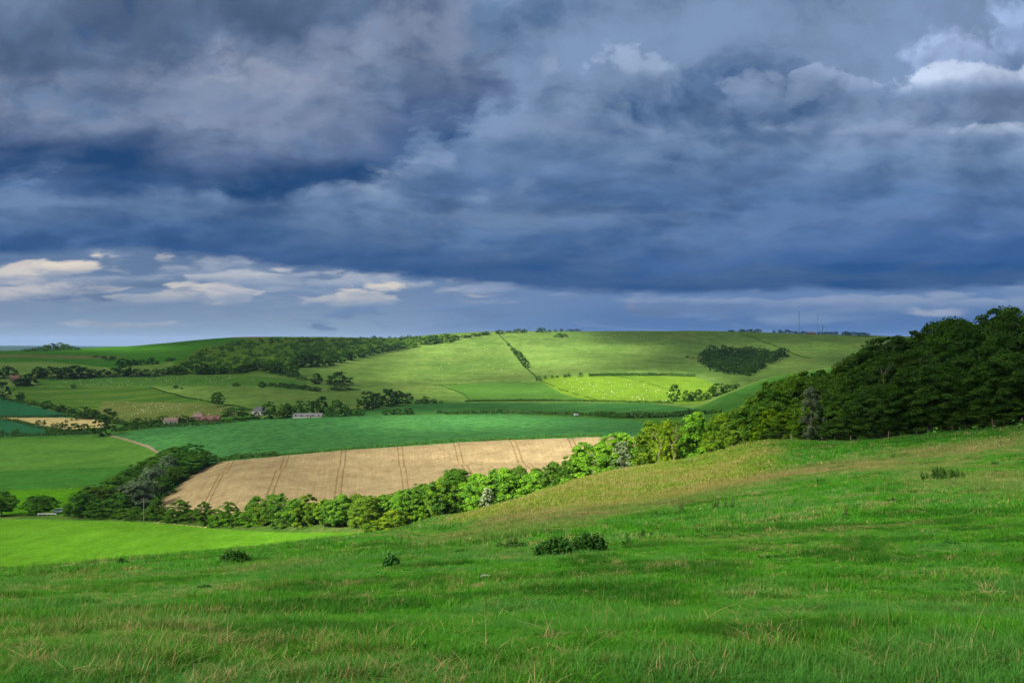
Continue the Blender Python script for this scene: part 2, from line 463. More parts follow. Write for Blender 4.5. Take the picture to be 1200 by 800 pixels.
    puff(182, 378, 46, 5, skc((172, 178, 190)), 0.8, 0.8)
    puff(60, 379, 60, 4, skc((160, 172, 190)), 0.7, 0.8)
    puff(313, 381, 9, 4, skc((164, 176, 196)), 0.7, 0.6)
    puff(380, 384, 18, 4, skc((86, 116, 160)), 0.6, 0.6)
    puff(560, 368, 190, 14, skc((96, 126, 170)), 0.6, 0.9)
    head(690, 344, 120, 14, skc((132, 152, 186)), skc((100, 130, 172)), .85, .9, .35, 1.3)
    puff(745, 357, 18, 8, skc((176, 162, 174)), 0.85, 0.7)
    puff(780, 366, 110, 18, skc((110, 138, 180)), 0.8, 0.9)
    head(980, 356, 280, 14, skc((136, 156, 188)), skc((104, 132, 174)), .9, .9, .4, 1.4)
    puff(1098, 367, 34, 4, skc((156, 168, 194)), 0.85, 0.8)

    # ---- banks of the deck, far (low) ones first; every nearer bank hides the tops behind its flat base
    def bank(base, height, dark, light, edge=10.0, fade=None, gam=0.8, tx=0.5, rough=1.0):
        nonlocal col
        B = t.curve(PX, base, -400, 1600, -200.0, 420.0)
        yy = PYb if rough < 1.0 else PY
        up = t.m('SUBTRACT', B, yy)                  # >0 above the base
        tt = t.m('DIVIDE', up, height, clamp=True)
        tt = t.m('POWER', tt, gam)
        tt = t.m('ADD', tt, t.m('MULTIPLY', tex, t.m('MULTIPLY_ADD', tt, tx*1.0, tx*0.16)), clamp=True)
        c = t.mix(tt, dark, light)
        cov = t.step(up, 0.0, edge)
        if fade:
            fd = t.curve(PX, fade, -400, 1600, 0.0, 1.0)
            cov = t.m('MULTIPLY', cov, t.step(t.m('ADD', fd, t.m('MULTIPLY', t.m('ADD', bumps, c0(big)), 1.7)), 0.2, 0.75))
        col = t.mix(cov, col, c)
    # main lower deck
    bank([(-400, 300), (0, 303), (140, 298), (240, 304), (330, 317), (470, 328), (540, 338), (700, 347), (800, 349), (940, 343), (1080, 347), (1200, 341), (1600, 335)],
         100, skc((42, 84, 136)), skc((100, 126, 162)), edge=13, gam=0.9, tx=0.95, rough=0.5)
    bank([(-400, 330), (480, 332), (700, 330), (900, 322), (1200, 318), (1600, 315)],
         62, skc((48, 92, 150)), skc((92, 122, 166)), edge=22, fade=[(-400, 0), (480, 0), (640, .6), (800, 1), (1600, .9)], gam=1.1, tx=0.8)
    head(620, 290, 130, 36, skc((82, 114, 156)), skc((50, 92, 146)), .6, 1.0)
    head(430, 228, 60, 30, skc((132, 152, 182)), skc((84, 114, 154)), .85, 1.1)
    head(515, 216, 52, 36, skc((136, 156, 186)), skc((86, 116, 156)), .9, 1.1)
    head(660, 240, 80, 46, skc((126, 148, 182)), skc((88, 118, 160)), .85, 1.1)
    head(720, 275, 120, 30, skc((94, 124, 166)), skc((58, 98, 150)), .6, 1.1)
    head(260, 262, 160, 22, skc((88, 116, 154)), skc((52, 92, 142)), .7, 1.1)
    head(90, 214, 130, 20, skc((104, 126, 160)), skc((60, 98, 144)), .85, 1.0)
    # left middle bank, dark flat base
    bank([(-400, 232), (0, 234), (200, 240), (330, 236), (430, 222), (520, 196), (600, 172), (700, 150), (800, 130), (1600, -100)],
         130, skc((34, 76, 126)), skc((120, 135, 163)), edge=24, fade=[(-400, 1), (400, 1), (500, .8), (600, .35), (700, 0), (1600, 0)], gam=1.25, tx=0.95)
    # middle-right bank
    bank([(-400, 262), (560, 250), (640, 244), (760, 242), (900, 238), (1000, 250), (1200, 262), (1600, 265)],
         110, skc((70, 106, 154)), skc((118, 142, 176)), edge=22, fade=[(-400, 0), (480, 0), (600, .5), (740, 1), (1600, 1)], gam=0.9, tx=0.9)
    head(590, 175, 90, 36, skc((108, 132, 166)), skc((74, 106, 148)), .6, 1.0)
    head(960, 190, 150, 30, skc((112, 138, 174)), skc((78, 112, 156)), .7, 1.0)
    head(1130, 205, 140, 26, skc((112, 138, 174)), skc((80, 112, 156)), .7, 1.0)
    # lit tops rising against the grey above
    head(330, 112, 180, 38, skc((140, 151, 174)), skc((92, 116, 150)), .85, 1.1, .35)
    head(470, 95, 110, 46, skc((130, 146, 174)), skc((92, 116, 150)), .75, 1.1, .4)
    head(150, 112, 140, 26, skc((110, 128, 156)), skc((82, 106, 142)), .7, 1.1, .4)
    head(765, 100, 56, 38, skc((150, 170, 200)), skc((104, 130, 166)), .95, 1.0, .2)
    head(690, 128, 80, 34, skc((132, 154, 186)), skc((98, 126, 162)), .85, 1.1, .25)
    head(630, 165, 80, 30, skc((122, 144, 176)), skc((90, 118, 156)), .7, 1.1, .3)
    head(975, 104, 70, 26, skc((150, 170, 204)), skc((112, 138, 174)), .9, 1.0, .2)
    head(900, 126, 90, 34, skc((136, 158, 192)), skc((104, 132, 168)), .85, 1.1, .25)
    head(840, 165, 120, 36, skc((118, 142, 174)), skc((90, 120, 160)), .65, 1.1, .4)
    head(1060, 165, 130, 34, skc((138, 158, 192)), skc((104, 132, 170)), .7, 1.1, .35)
    # upper bank
    bank([(-400, 84), (0, 86), (120, 92), (260, 84), (380, 70), (520, 30), (640, 50), (740, 46), (860, 38), (960, 20), (1040, -20), (1200, -120), (1600, -150)],
         120, skc((70, 93, 128)), skc((106, 127, 158)), edge=50, fade=[(-400, 1), (440, 1), (540, .45), (640, 0), (900, 0), (1200, 0), (1600, 0)], gam=0.9, tx=0.7)
    head(1130, 70, 74, 52, skc((166, 188, 226)), skc((136, 158, 198)), .95, .9, .25)
    head(1215, 60, 90, 60, skc((158, 182, 222)), skc((134, 158, 200)), .8, 1.0, .3)
    head(1150, 95, 90, 20, skc((200, 214, 238)), skc((152, 172, 206)), .97, .9, .25)
    puff(1180, 122, 90, 16, skc((118, 141, 176)), 0.7, 0.8)
    head(1180, 155, 66, 14, skc((180, 196, 222)), skc((126, 148, 182)), .9, 1.0, .3)

    # the whole deck is a little lumpy
    lum = t.m('ADD', t.m('MULTIPLY', tex, 0.9), t.m('MULTIPLY', vemb, 0.22))
    front = t.vm('SCALE', col, None, t.m('ADD', 1.0, t.m('MULTIPLY', t.lin(lum, -0.4, 0.4, -0.15, 0.15), t.step(PY0, 340.0, 230.0))))
    # ---- overhead and behind: bright broken cloud with blue gaps
    bcl = noise3(d, 2.2, 6, 0.6)
    cloudy = t.step(bcl, 0.36, 0.55)
    back = t.mix(cloudy, nis.outputs[0], skc((225, 226, 230), 0.72))
    f = t.m('MULTIPLY', t.step(y, 0.45, 0.78), t.step(z, 0.62, 0.36))
    allsky = t.mix(f, back, front)
    # below the horizon
    allsky = t.mix(t.step(z, -0.002, -0.03), allsky, skc((60, 90, 70)))
    t.l.new(allsky, bg.inputs['Color'])
build_sky()
try: scn.world.cycles.sampling_method = 'MANUAL'; scn.world.cycles.sample_map_resolution = 512
except Exception: pass
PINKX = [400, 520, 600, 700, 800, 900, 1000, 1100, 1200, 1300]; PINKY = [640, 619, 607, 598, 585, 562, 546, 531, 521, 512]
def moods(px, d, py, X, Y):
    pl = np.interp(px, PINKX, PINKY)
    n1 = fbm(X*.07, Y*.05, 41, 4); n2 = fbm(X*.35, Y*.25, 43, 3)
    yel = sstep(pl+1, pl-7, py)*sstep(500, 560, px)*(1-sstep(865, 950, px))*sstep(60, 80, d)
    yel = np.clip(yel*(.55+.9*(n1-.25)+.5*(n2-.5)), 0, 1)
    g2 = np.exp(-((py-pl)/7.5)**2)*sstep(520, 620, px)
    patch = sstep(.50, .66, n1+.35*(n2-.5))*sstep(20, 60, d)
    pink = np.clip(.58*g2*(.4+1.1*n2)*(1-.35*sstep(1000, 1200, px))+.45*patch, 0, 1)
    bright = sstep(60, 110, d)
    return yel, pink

# ------------------------------------------------------------------ ground materials (colours of crops and grass; the far country also holds a haze tint)
def ground_mat(name, c1, c2, c3=None, big=0.02, fine=0.6, rowfn=None, spk=.30, bump=0.3, bump_scale=1.5, rough=0.9, amt3=0.5):
    m, t, out = new_mat(name)
    pos = t.new('ShaderNodeNewGeometry').outputs['Position']
    p2 = t.vm('MULTIPLY', pos, (1, 1, 0.2))
    n1 = t.noise(p2, big, 5, 0.6); n2 = t.noise(p2, fine, 5, 0.65); n3 = t.noise(p2, big*5.3, 4, 0.6)
    f = t.m('ADD', t.m('MULTIPLY', n1, 0.45), t.m('ADD', t.m('MULTIPLY', n3, 0.3), t.m('MULTIPLY', n2, 0.25)))
    c = t.mix(t.step(f, 0.36, 0.64), c1, c2)
    if c3 is not None:
        n4 = t.noise(t.vm('MULTIPLY', pos, (1, 1, 0.2)), big*2.1, 6, 0.68, 0.6)
        c = t.mix(t.m('MULTIPLY', t.step(n4, 0.52, 0.72), amt3), c, c3)
    if rowfn: c = rowfn(t, c, pos)
    c = t.vm('SCALE', c, None, t.m('MULTIPLY', t.lin(n2, 0.25, 0.75, 1-spk, 1+spk), t.lin(n3, 0.3, 0.7, .88, 1.12)))
    b = t.new('ShaderNodeBsdfPrincipled')
    b.inputs['Roughness'].default_value = rough; b.inputs['Specular IOR Level'].default_value = 0.0
    t.put(b.inputs['Base Color'], c)
    bp = t.new('ShaderNodeBump'); bp.inputs['Strength'].default_value = bump; bp.inputs['Distance'].default_value = 0.4
    t.put(bp.inputs['Height'], t.noise(p2, bump_scale, 4, 0.7))
    t.l.new(bp.outputs[0], b.inputs['Normal'])
    t.l.new(b.outputs[0], out.inputs[0])
    return m

def attr(t, name, typ='GEOMETRY'):
    n = t.new('ShaderNodeAttribute', attribute_type=typ); n.attribute_name = name
    return n.outputs['Fac']

def pairlines(t, u, period, off, half, width):
    """two wheel marks either side of every `period` metres"""
    f = t.m('SUBTRACT', t.m('PINGPONG', t.m('ADD', u, off), period/2), 0.0)      # 0..period/2 distance from centre
    dd = t.m('ABSOLUTE', t.m('SUBTRACT', f, half))
    return t.step(dd, width, width*0.45)

def wheat_rows(t, c, pos):
    u = attr(t, 'row')
    jit = t.m('MULTIPLY', t.m('SUBTRACT', t.noise(pos, 0.15, 3), 0.5), 0.5)
    u = t.m('ADD', u, jit)
    a = pairlines(t, u, 23.5, 18.3, 0.95, 0.42)
    b = pairlines(t, u, 23.5/4, 18.3, 0.0, 0.30)
    k = t.step(t.noise(pos, 0.03, 3), 0.35, 0.65)
    c = t.mix(t.m('MULTIPLY', b, t.m('MULTIPLY_ADD', k, 0.20, 0.06)), c, (0.17, 0.115, 0.05))
    c = t.mix(t.m('MULTIPLY', a, t.lin(t.noise(pos, .05, 4, .7), .3, .7, .45, .85)), c, (0.11, 0.075, 0.028))
    # weak long drill streaks
    s = t.noise(t.comb(t.m('MULTIPLY', u, 1.1), t.m('MULTIPLY', attr(t, 'dist'), 0.012), 0.0), 1.0, 4, 0.7)
    return t.vm('SCALE', c, None, t.lin(s, 0.3, 0.7, 0.86, 1.12))

def drill_rows(period, col, amt, ang=0.0, soft=0.3):
    def fn(t, c, pos):
        x, y, z = t.sep(pos)
        u = t.m('ADD', t.m('MULTIPLY', x, math.cos(ang)), t.m('MULTIPLY', y, math.sin(ang)))
        u = t.m('ADD', u, t.m('MULTIPLY', t.noise(pos, 0.02, 2), period*0.8))
        f = t.m('PINGPONG', u, period/2)
        k = t.step(f, period*0.22-soft*period*0.3, period*0.22+soft*period*0.3)
        return t.mix(t.m('MULTIPLY', k, amt), c, col)
    return fn

def tramlines(period, col, amt, ang, half=0.9, w=0.5):
    def fn(t, c, pos):
        x, y, z = t.sep(pos)
        u = t.m('ADD', t.m('MULTIPLY', x, math.cos(ang)), t.m('MULTIPLY', y, math.sin(ang)))
        k = pairlines(t, u, period, 3.0, half, w)
        return t.mix(t.m('MULTIPLY', k, amt), c, col)
    return fn

GM = {}
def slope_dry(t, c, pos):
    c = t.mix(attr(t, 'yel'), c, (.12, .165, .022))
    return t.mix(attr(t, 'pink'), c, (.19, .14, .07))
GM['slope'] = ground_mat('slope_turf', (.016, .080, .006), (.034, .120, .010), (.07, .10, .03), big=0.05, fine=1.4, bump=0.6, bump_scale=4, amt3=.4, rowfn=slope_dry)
GM['barley'] = ground_mat('young_crop', (.045, .128, .007), (.060, .150, .009), None, big=0.02, fine=0.9, rowfn=tramlines(12, (.11, .18, .03), .16, R(-14), .7, .6), bump=0.25, bump_scale=3)
GM['woodfloor'] = ground_mat('rough_verge', (.03, .07, .01), (.06, .10, .02), (.14, .12, .05), big=0.06, fine=.8)
GM['ley_near'] = ground_mat('lush_ley', (.032, .105, .003), (.042, .125, .004), None, big=0.015, fine=.3)
GM['ley_mid'] = ground_mat('mid_ley', (.026, .080, .012), (.032, .094, .014), None, big=0.015, fine=.3, rowfn=drill_rows(16, (.02, .105, .012), .4, R(75)))
GM['ley_far'] = ground_mat('pale_ley', (.042, .108, .016), (.054, .124, .018), (.030, .098, .016), big=0.012, fine=.3)
GM['wheat'] = ground_mat('ripe_wheat', (.192, .146, .076), (.242, .188, .099), None, big=0.02, fine=.7, rowfn=wheat_rows, bump=.4)
GM['roots'] = ground_mat('root_crop', (.030, .108, .030), (.040, .128, .033), (.052, .140, .026), big=0.02, fine=.26, spk=.55, bump=.9, bump_scale=.6)
GM['roots_dark'] = ground_mat('root_crop_dark', (.012, .066, .028), (.016, .078, .030), None, big=0.02, fine=.4)
GM['stubble'] = ground_mat('dry_stubble', (.26, .22, .09), (.32, .26, .11), (.16, .17, .06), big=0.02, fine=.4)
GM['stripes'] = ground_mat('mown_pasture', (.052, .098, .014), (.066, .112, .018), None, big=0.01, fine=.3, rowfn=drill_rows(56, (.030, .086, .010), .8, R(-62)))
GM['sheepfield'] = ground_mat('bright_pasture', (.078, .150, .012), (.098, .172, .014), None, big=0.012, fine=.3)
GM['strip'] = ground_mat('green_strip', (.030, .094, .022), (.038, .108, .025), None, big=0.01, fine=.3, rowfn=drill_rows(30, (.02, .09, .016), .5, R(-30)))
GM['hill'] = ground_mat('down_pasture', (.062, .124, .022), (.100, .160, .034), (.13, .122, .035), big=0.006, fine=.12, bump=.3, bump_scale=.25, amt3=.45)
GM['hill_green'] = ground_mat('smooth_down', (.026, .098, .008), (.036, .112, .010), None, big=0.004, fine=.12)
GM['rough'] = ground_mat('rough_grazing', (.065, .095, .02), (.09, .11, .03), (.14, .11, .045), big=0.012, fine=.2)
GM['scrubland'] = ground_mat('scrub_grass', (.042, .095, .010), (.066, .115, .012), (.022, .07, .009), big=0.02, fine=.3)
GM['spur'] = ground_mat('spur_pasture', (.030, .095, .014), (.045, .115, .018), None, big=0.01, fine=.2)
GM['track'] = ground_mat('chalk_track', (.15, .12, .075), (.20, .165, .11), (.08, .11, .03), big=0.05, fine=.8)
GM['soil'] = ground_mat('bare_soil', (.22, .15, .09), (.28, .19, .12), None, big=0.1, fine=1)
GM['far'] = ground_mat('far_country', (.012, .035, .03), (.02, .045, .03), None, big=0.0006, fine=.004)  # bluish tint of distant haze put into the ground colour

# ------------------------------------------------------------------ terrain grid
th0, th1 = math.atan((-130-600)/F), math.atan((1330-600)/F)
_c = np.arange(-130, 1331, 1.7)
th = np.concatenate([np.linspace(R(-172), th0, 46)[:-1], np.arctan((_c-600)/F), np.linspace(th1, R(172), 46)[1:]])
ds = np.concatenate([np.geomspace(.6, 12, 90), np.geomspace(12, 228, 230)[1:], np.geomspace(228, 1300, 400)[1:], np.geomspace(1300, 2300, 120)[1:], np.geomspace(2300, 13900, 60)[1:]])
TH, RD = np.meshgrid(th, ds, indexing='ij')
thm = np.clip(TH, math.atan(-1000/F), math.atan(1000/F))
GPX = 600+F*np.tan(thm)
rr = RD/np.cos(thm)
GX = rr*np.sin(TH); GY = rr*np.cos(TH)
GZ = tz(GPX, RD)
# flat round the feet and behind
VV = np.stack([GX, GY, GZ], -1).reshape(-1, 3)
nx, ny = TH.shape
idx = np.arange(nx*ny).reshape(nx, ny)
Q = np.stack([idx[:-1, :-1], idx[1:, :-1], idx[1:, 1:], idx[:-1, 1:]], -1).reshape(-1, 4)
fpx = (GPX[:-1, :-1]+GPX[1:, 1:])/2; fd = (RD[:-1, :-1]+RD[1:, 1:])/2
fz = (GZ[:-1, :-1]+GZ[1:, 1:])/2
fpy = 400+F*(CZ-fz)/fd
fX = (GX[:-1, :-1]+GX[1:, 1:])/2; fY = (GY[:-1, :-1]+GY[1:, 1:])/2

def region(px, d, py):
    """which kind of ground lies at (view column, depth); vectorised"""
    px = np.asarray(px, float); d = np.asarray(d, float); py = np.asarray(py, float)
    wob = (fbm(px*0.03, d*0.02, 77, 3)-0.5)
    r = np.full(px.shape, 'hill', dtype='<U12')
    P = lambda poly, a, b: in_poly(px+wob*2, py+wob*1.2, poly) & (d > a) & (d < b)
    c5 = line_d(px, 5); c7 = line_d(px, 7); c4 = line_d(px, 4)
    valley = (d < 730)
    r[valley] = 'spur'
    r[(d > 1200) & (px < 330)] = 'hill_green'
    # far left hill details
    r[P([(-400, 425), (60, 424), (140, 432), (140, 446), (-400, 446)], 1180, 1900)] = 'hill'
    r[P([(-400, 417), (30, 415), (130, 417), (150, 419), (100, 420.5), (30, 419), (-400, 420)], 1300, 2000)] = 'rough'
    r[P([(130, 432), (200, 424), (230, 432), (180, 440)], 1100, 2000)] = 'hill'
    r[P([(205, 426), (240, 405), (300, 397), (420, 397), (540, 393), (520, 400), (450, 412), (350, 432), (280, 440), (190, 437)], 1000, 2000)] = 'scrubland'
    r[P([(265, 396), (300, 393), (330, 393.5), (305, 398)], 1400, 2000)] = 'rough'
    # valley fields
    r[P([(40, 441), (300, 440), (360, 447), (355, 470), (250, 474), (180, 454), (45, 452)], 880, 1260)] = 'ley_far'
    r[P([(8, 453), (180, 454), (250, 474), (140, 500), (120, 500), (20, 466)], 700, 1150)] = 'stripes'
    r[P([(120, 470), (250, 473), (290, 484), (250, 492), (160, 494), (110, 489)], 680, 1000)] = 'rough'
    r[P([(170, 452), (300, 452), (380, 460), (440, 480), (300, 490), (260, 476)], 700, 1150)] = 'hill'
    r[P([(-400, 463), (0, 466), (86, 487), (88, 489), (0, 489), (-400, 489)], 680, 1000)] = 'roots_dark'
    r[P([(-400, 488), (5, 488.5), (112, 490), (130, 500), (60, 504), (5, 491), (-400, 488)], 640, 900)] = 'stubble'
    r[P([(-400, 490), (2, 491), (60, 504), (75, 510), (-400, 514)], 600, 800)] = 'roots_dark'
    # pastures at the near left of the valley
    leftv = (px < 262) & (d >= c7-1) & (d < 640)
    r[leftv] = 'ley_far'
    r[leftv & (py > 552-px*0.04)] = 'ley_mid'
    r[leftv & (py > 574.5-px*0.03)] = 'ley_near'
    # turnips
    r[P([(128, 509.5), (200, 499), (300, 490), (430, 486.5), (600, 486), (740, 492), (775, 500), (790, 520), (700, 516), (400, 534), (255, 546), (200, 545), (186, 531), (150, 515.5)], 425, 730)] = 'roots'
    r[P([(128, 509), (150, 514), (175, 522), (190, 531.5), (188, 533.5), (172, 524), (148, 515.8), (128, 510.5)], 440, 720)] = 'track'
    # strip and pastures under the far hill
    r[P([(350, 482.5), (440, 479), (500, 471.5), (760, 472), (820, 479), (775, 492), (640, 487.5), (500, 485.5), (430, 486.5)], 680, 905)] = 'strip'
    r[P([(432, 479), (460, 467), (552, 470), (500, 472.5)], 700, 960)] = 'ley_far'
    r[P([(500, 451), (636, 447), (700, 469), (560, 470.5), (525, 452)], 830, 1230)] = 'ley_far'
    r[P([(634, 447), (640, 441.5), (720, 439.5), (812, 440), (842, 452), (830, 474), (700, 470.5), (660, 462)], 830, 1230)] = 'sheepfield'
    # spur above the tree line
    # wheat
    r[P([(180, 600), (190, 583), (226, 556), (256, 541), (400, 527.5), (560, 516.8), (700, 511.8), (760, 511), (790, 540), (700, 620), (180, 620)], 289, 445)] = 'wheat'
    vg = (px < 262) & (d > c7-3) & (d < c7+9)
    r[vg] = 'woodfloor'
    r[(px >= 200) & (d > c7-6) & (d < 292) & (px < 1000)] = 'woodfloor'
    # bright crop in the near hollow
    r[(px < 520) & (d < c7-4) & (d > line_d(px, 5)-8)] = 'barley'
    # our own slope
    lim = np.where(px < 500, np.minimum(c5-8, 235), c5+3)
    lim = np.where(px < 500, 100+np.clip((px-380)/120, 0, 1)*135, lim)
    own = d < lim
    r[own] = 'slope'
    r[P([(495, 622), (508, 612.5), (530, 612), (512, 620)], 120, 250)] = 'soil'
    r[(px > 500) & (d > c5+3) & (d < 289)] = 'woodfloor'
    r[d > 2500] = 'far'
    return r

REG = region(fpx, fd, fpy)
GPY = 400+F*(CZ-GZ)/RD
DD = RD-375.0
rowu = (GX+0.09*DD)/(1+0.001*DD)
names = {'slope': 'grass_slope', 'barley': 'young_crop_field', 'woodfloor': 'rough_verge', 'ley_near': 'lush_field',
         'ley_mid': 'green_field', 'ley_far': 'pasture_field', 'wheat': 'wheat_field', 'roots': 'root_crop_field', 'roots_dark': 'dark_crop_field',
         'stubble': 'stubble_field', 'stripes': 'striped_field', 'sheepfield': 'sheep_field', 'strip': 'strip_field', 'hill': 'hill_pasture_land',
         'hill_green': 'hills', 'rough': 'rough_grazing_land', 'scrubland': 'scrub_hill_land', 'spur': 'spur_hill', 'track': 'chalk_track_road', 'soil': 'bare_soil_ground', 'far': 'distant_hills'}
# one smooth-shaded normal field for the whole land, shared by all the sheets
regf = REG.reshape(-1)
tn = np.zeros((nx, ny, 3))
P3 = VV.reshape(nx, ny, 3)
du = np.zeros_like(P3); dvv = np.zeros_like(P3)
du[1:-1] = P3[2:]-P3[:-2]; du[0] = P3[1]-P3[0]; du[-1] = P3[-1]-P3[-2]
dvv[:, 1:-1] = P3[:, 2:]-P3[:, :-2]; dvv[:, 0] = P3[:, 1]-P3[:, 0]; dvv[:, -1] = P3[:, -1]-P3[:, -2]
tn = np.cross(du, dvv); tn /= np.linalg.norm(tn, axis=-1, keepdims=True)+1e-12
tn = tn.reshape(-1, 3); tn[tn[:, 2] < 0] *= -1
for key in sorted(set(regf.tolist())):
    sel = np.nonzero(regf == key)[0]
    q = Q[sel]
    used, inv = np.unique(q, return_inverse=True)
    va = None
    if key == 'wheat': va = {'row': rowu.reshape(-1)[used], 'dist': RD.reshape(-1)[used]}
    if key == 'slope':
        a_ = [M.reshape(-1)[used] for M in (GPX, RD, GPY, GX, GY)]
        yy_, pp_ = moods(*a_); va = {'yel': yy_, 'pink': pp_}
    me = mesh_np(names[key], VV[used], inv.reshape(-1, 4), mats=(GM[key],), smooth=True, vattr=va)
    me.normals_split_custom_set_from_vertices(tn[used].tolist())
    tag(link(names[key], me), kind='structure')

# ------------------------------------------------------------------ clouds overhead, unseen, shaped to place sun and shade on the land
CLOUD_Z = CZ+900.0
def light_through(px, d, py):
    """wanted share of the sun, which the unseen cover is shaped to let through above a place of the land"""
    px = np.asarray(px, float)
    g = lambda cx, cyy, sx, sy, a=1.0, p=1.0: a*np.exp(-(np.abs((px-cx)/sx)**2+np.abs((py-cyy)/sy)**2)**p)
    T = np.full(px.shape, 0.06)
    near = d < 232; mid = (d >= 200) & (d < 300); vly = (d >= 280) & (d < 740); fr = d >= 700
    T = np.where(d > 2600, 0.6, T)
    def put(mask, v):
        nonlocal T
        T = np.where(mask, np.maximum(T, v), T)
    # own slope: shaded near us, sun on the shoulder towards the tree line
    sh = sstep(62, 120, d)*sstep(480, 600, px)
    wood = (px > 890) & (d > line_d(px, 5)-9)
    put(near & ~wood, 0.36+0.28*sstep(7, 32, d)+0.14*(fbm(px*.01, d*.05, 12, 3)-.5))
    put(near & ~wood, 0.10+0.85*sh*np.where(px < 900, 1.0, np.clip(1-(px-880)/90, 0.16, 1)))
    
    # bright crop in the hollow
    put((d >= 190) & (d < 345) & (px < 480), g(210, 643, 330, 24, 0.95, 1.3))
    # the tree line
    put((d >= 200) & (d < 300), sstep(200, 360, px)*1.0*np.clip(1-(px-860)/120, 0.12, 1))
    put((d >= 120) & (d < 215) & (px > 600), 1.0*np.clip(1-(px-880)/100, 0.05, 1))
    # wheat
    put(vly & (d < 455), 0.24+0.14*sstep(280, 460, px))
    put(vly & (d < 455), sstep(400, 540, px)*sstep(372, 392, d)*1.0)
    put(vly & (d < 455), sstep(440, 640, px)*0.75)
    put(vly & (px < 262) & (d < 640), 0.36)
    put(vly & (px < 200) & (d < 430), 0.46)
    wn = fbm(px*.012, d*.02, 66, 3)-.5
    T = np.where(vly & (d < 455) & (px > 180), np.clip(T*(1+1.5*wn), .06, 1), T)
    # turnips: one soft patch of sun
    put(vly & (d >= 440), g(555, 494, 120, 10, 0.95)+0.20)
    # the far side
    put(fr, 0.07)
    put(fr & (d < 1260), g(735, 455, 125, 27, 0.95, 1.6))
    put(fr & (d < 1260), g(580, 458, 110, 14, 0.72, 1.5))
    put(fr & (d > 1150), g(610, 412, 160, 28, 0.95, 1.8))
    put(fr & (d > 1150), g(490, 432, 90, 22, 0.62, 1.4))
    put(fr & (d > 1150), g(885, 432, 140, 14, 0.34, 1.5))
    put(fr & (d > 1150), g(940, 405, 110, 12, 0.26, 1.5))
    put(fr & (d < 800) & (px > 760), 0.42)
    put(fr, g(150, 478, 160, 30, 0.34)); put(fr, g(120, 407, 110, 5, 0.5)); put(fr, g(330, 424, 70, 10, 0.22))
    put(fr, g(60, 497, 60, 8, 0.34))
    # dark patches on the big hill
    dark = 1-0.85*g(790, 421, 34, 9, 1, 1.2)*(d > 1150)
    dark = dark*(1-0.85*np.where(d > 1350, sstep(650, 730, px)*sstep(406, 399, py), 0))
    mot = 1.15+(d > 1000)*1.6*(fbm(px*.022, py*.06, 91, 4)-.5)
    T = np.where(d > 1000, np.clip(T*mot, .05, 1), T)
    return np.clip(0.06+(T-0.06)*dark, 0.05, 1.0)

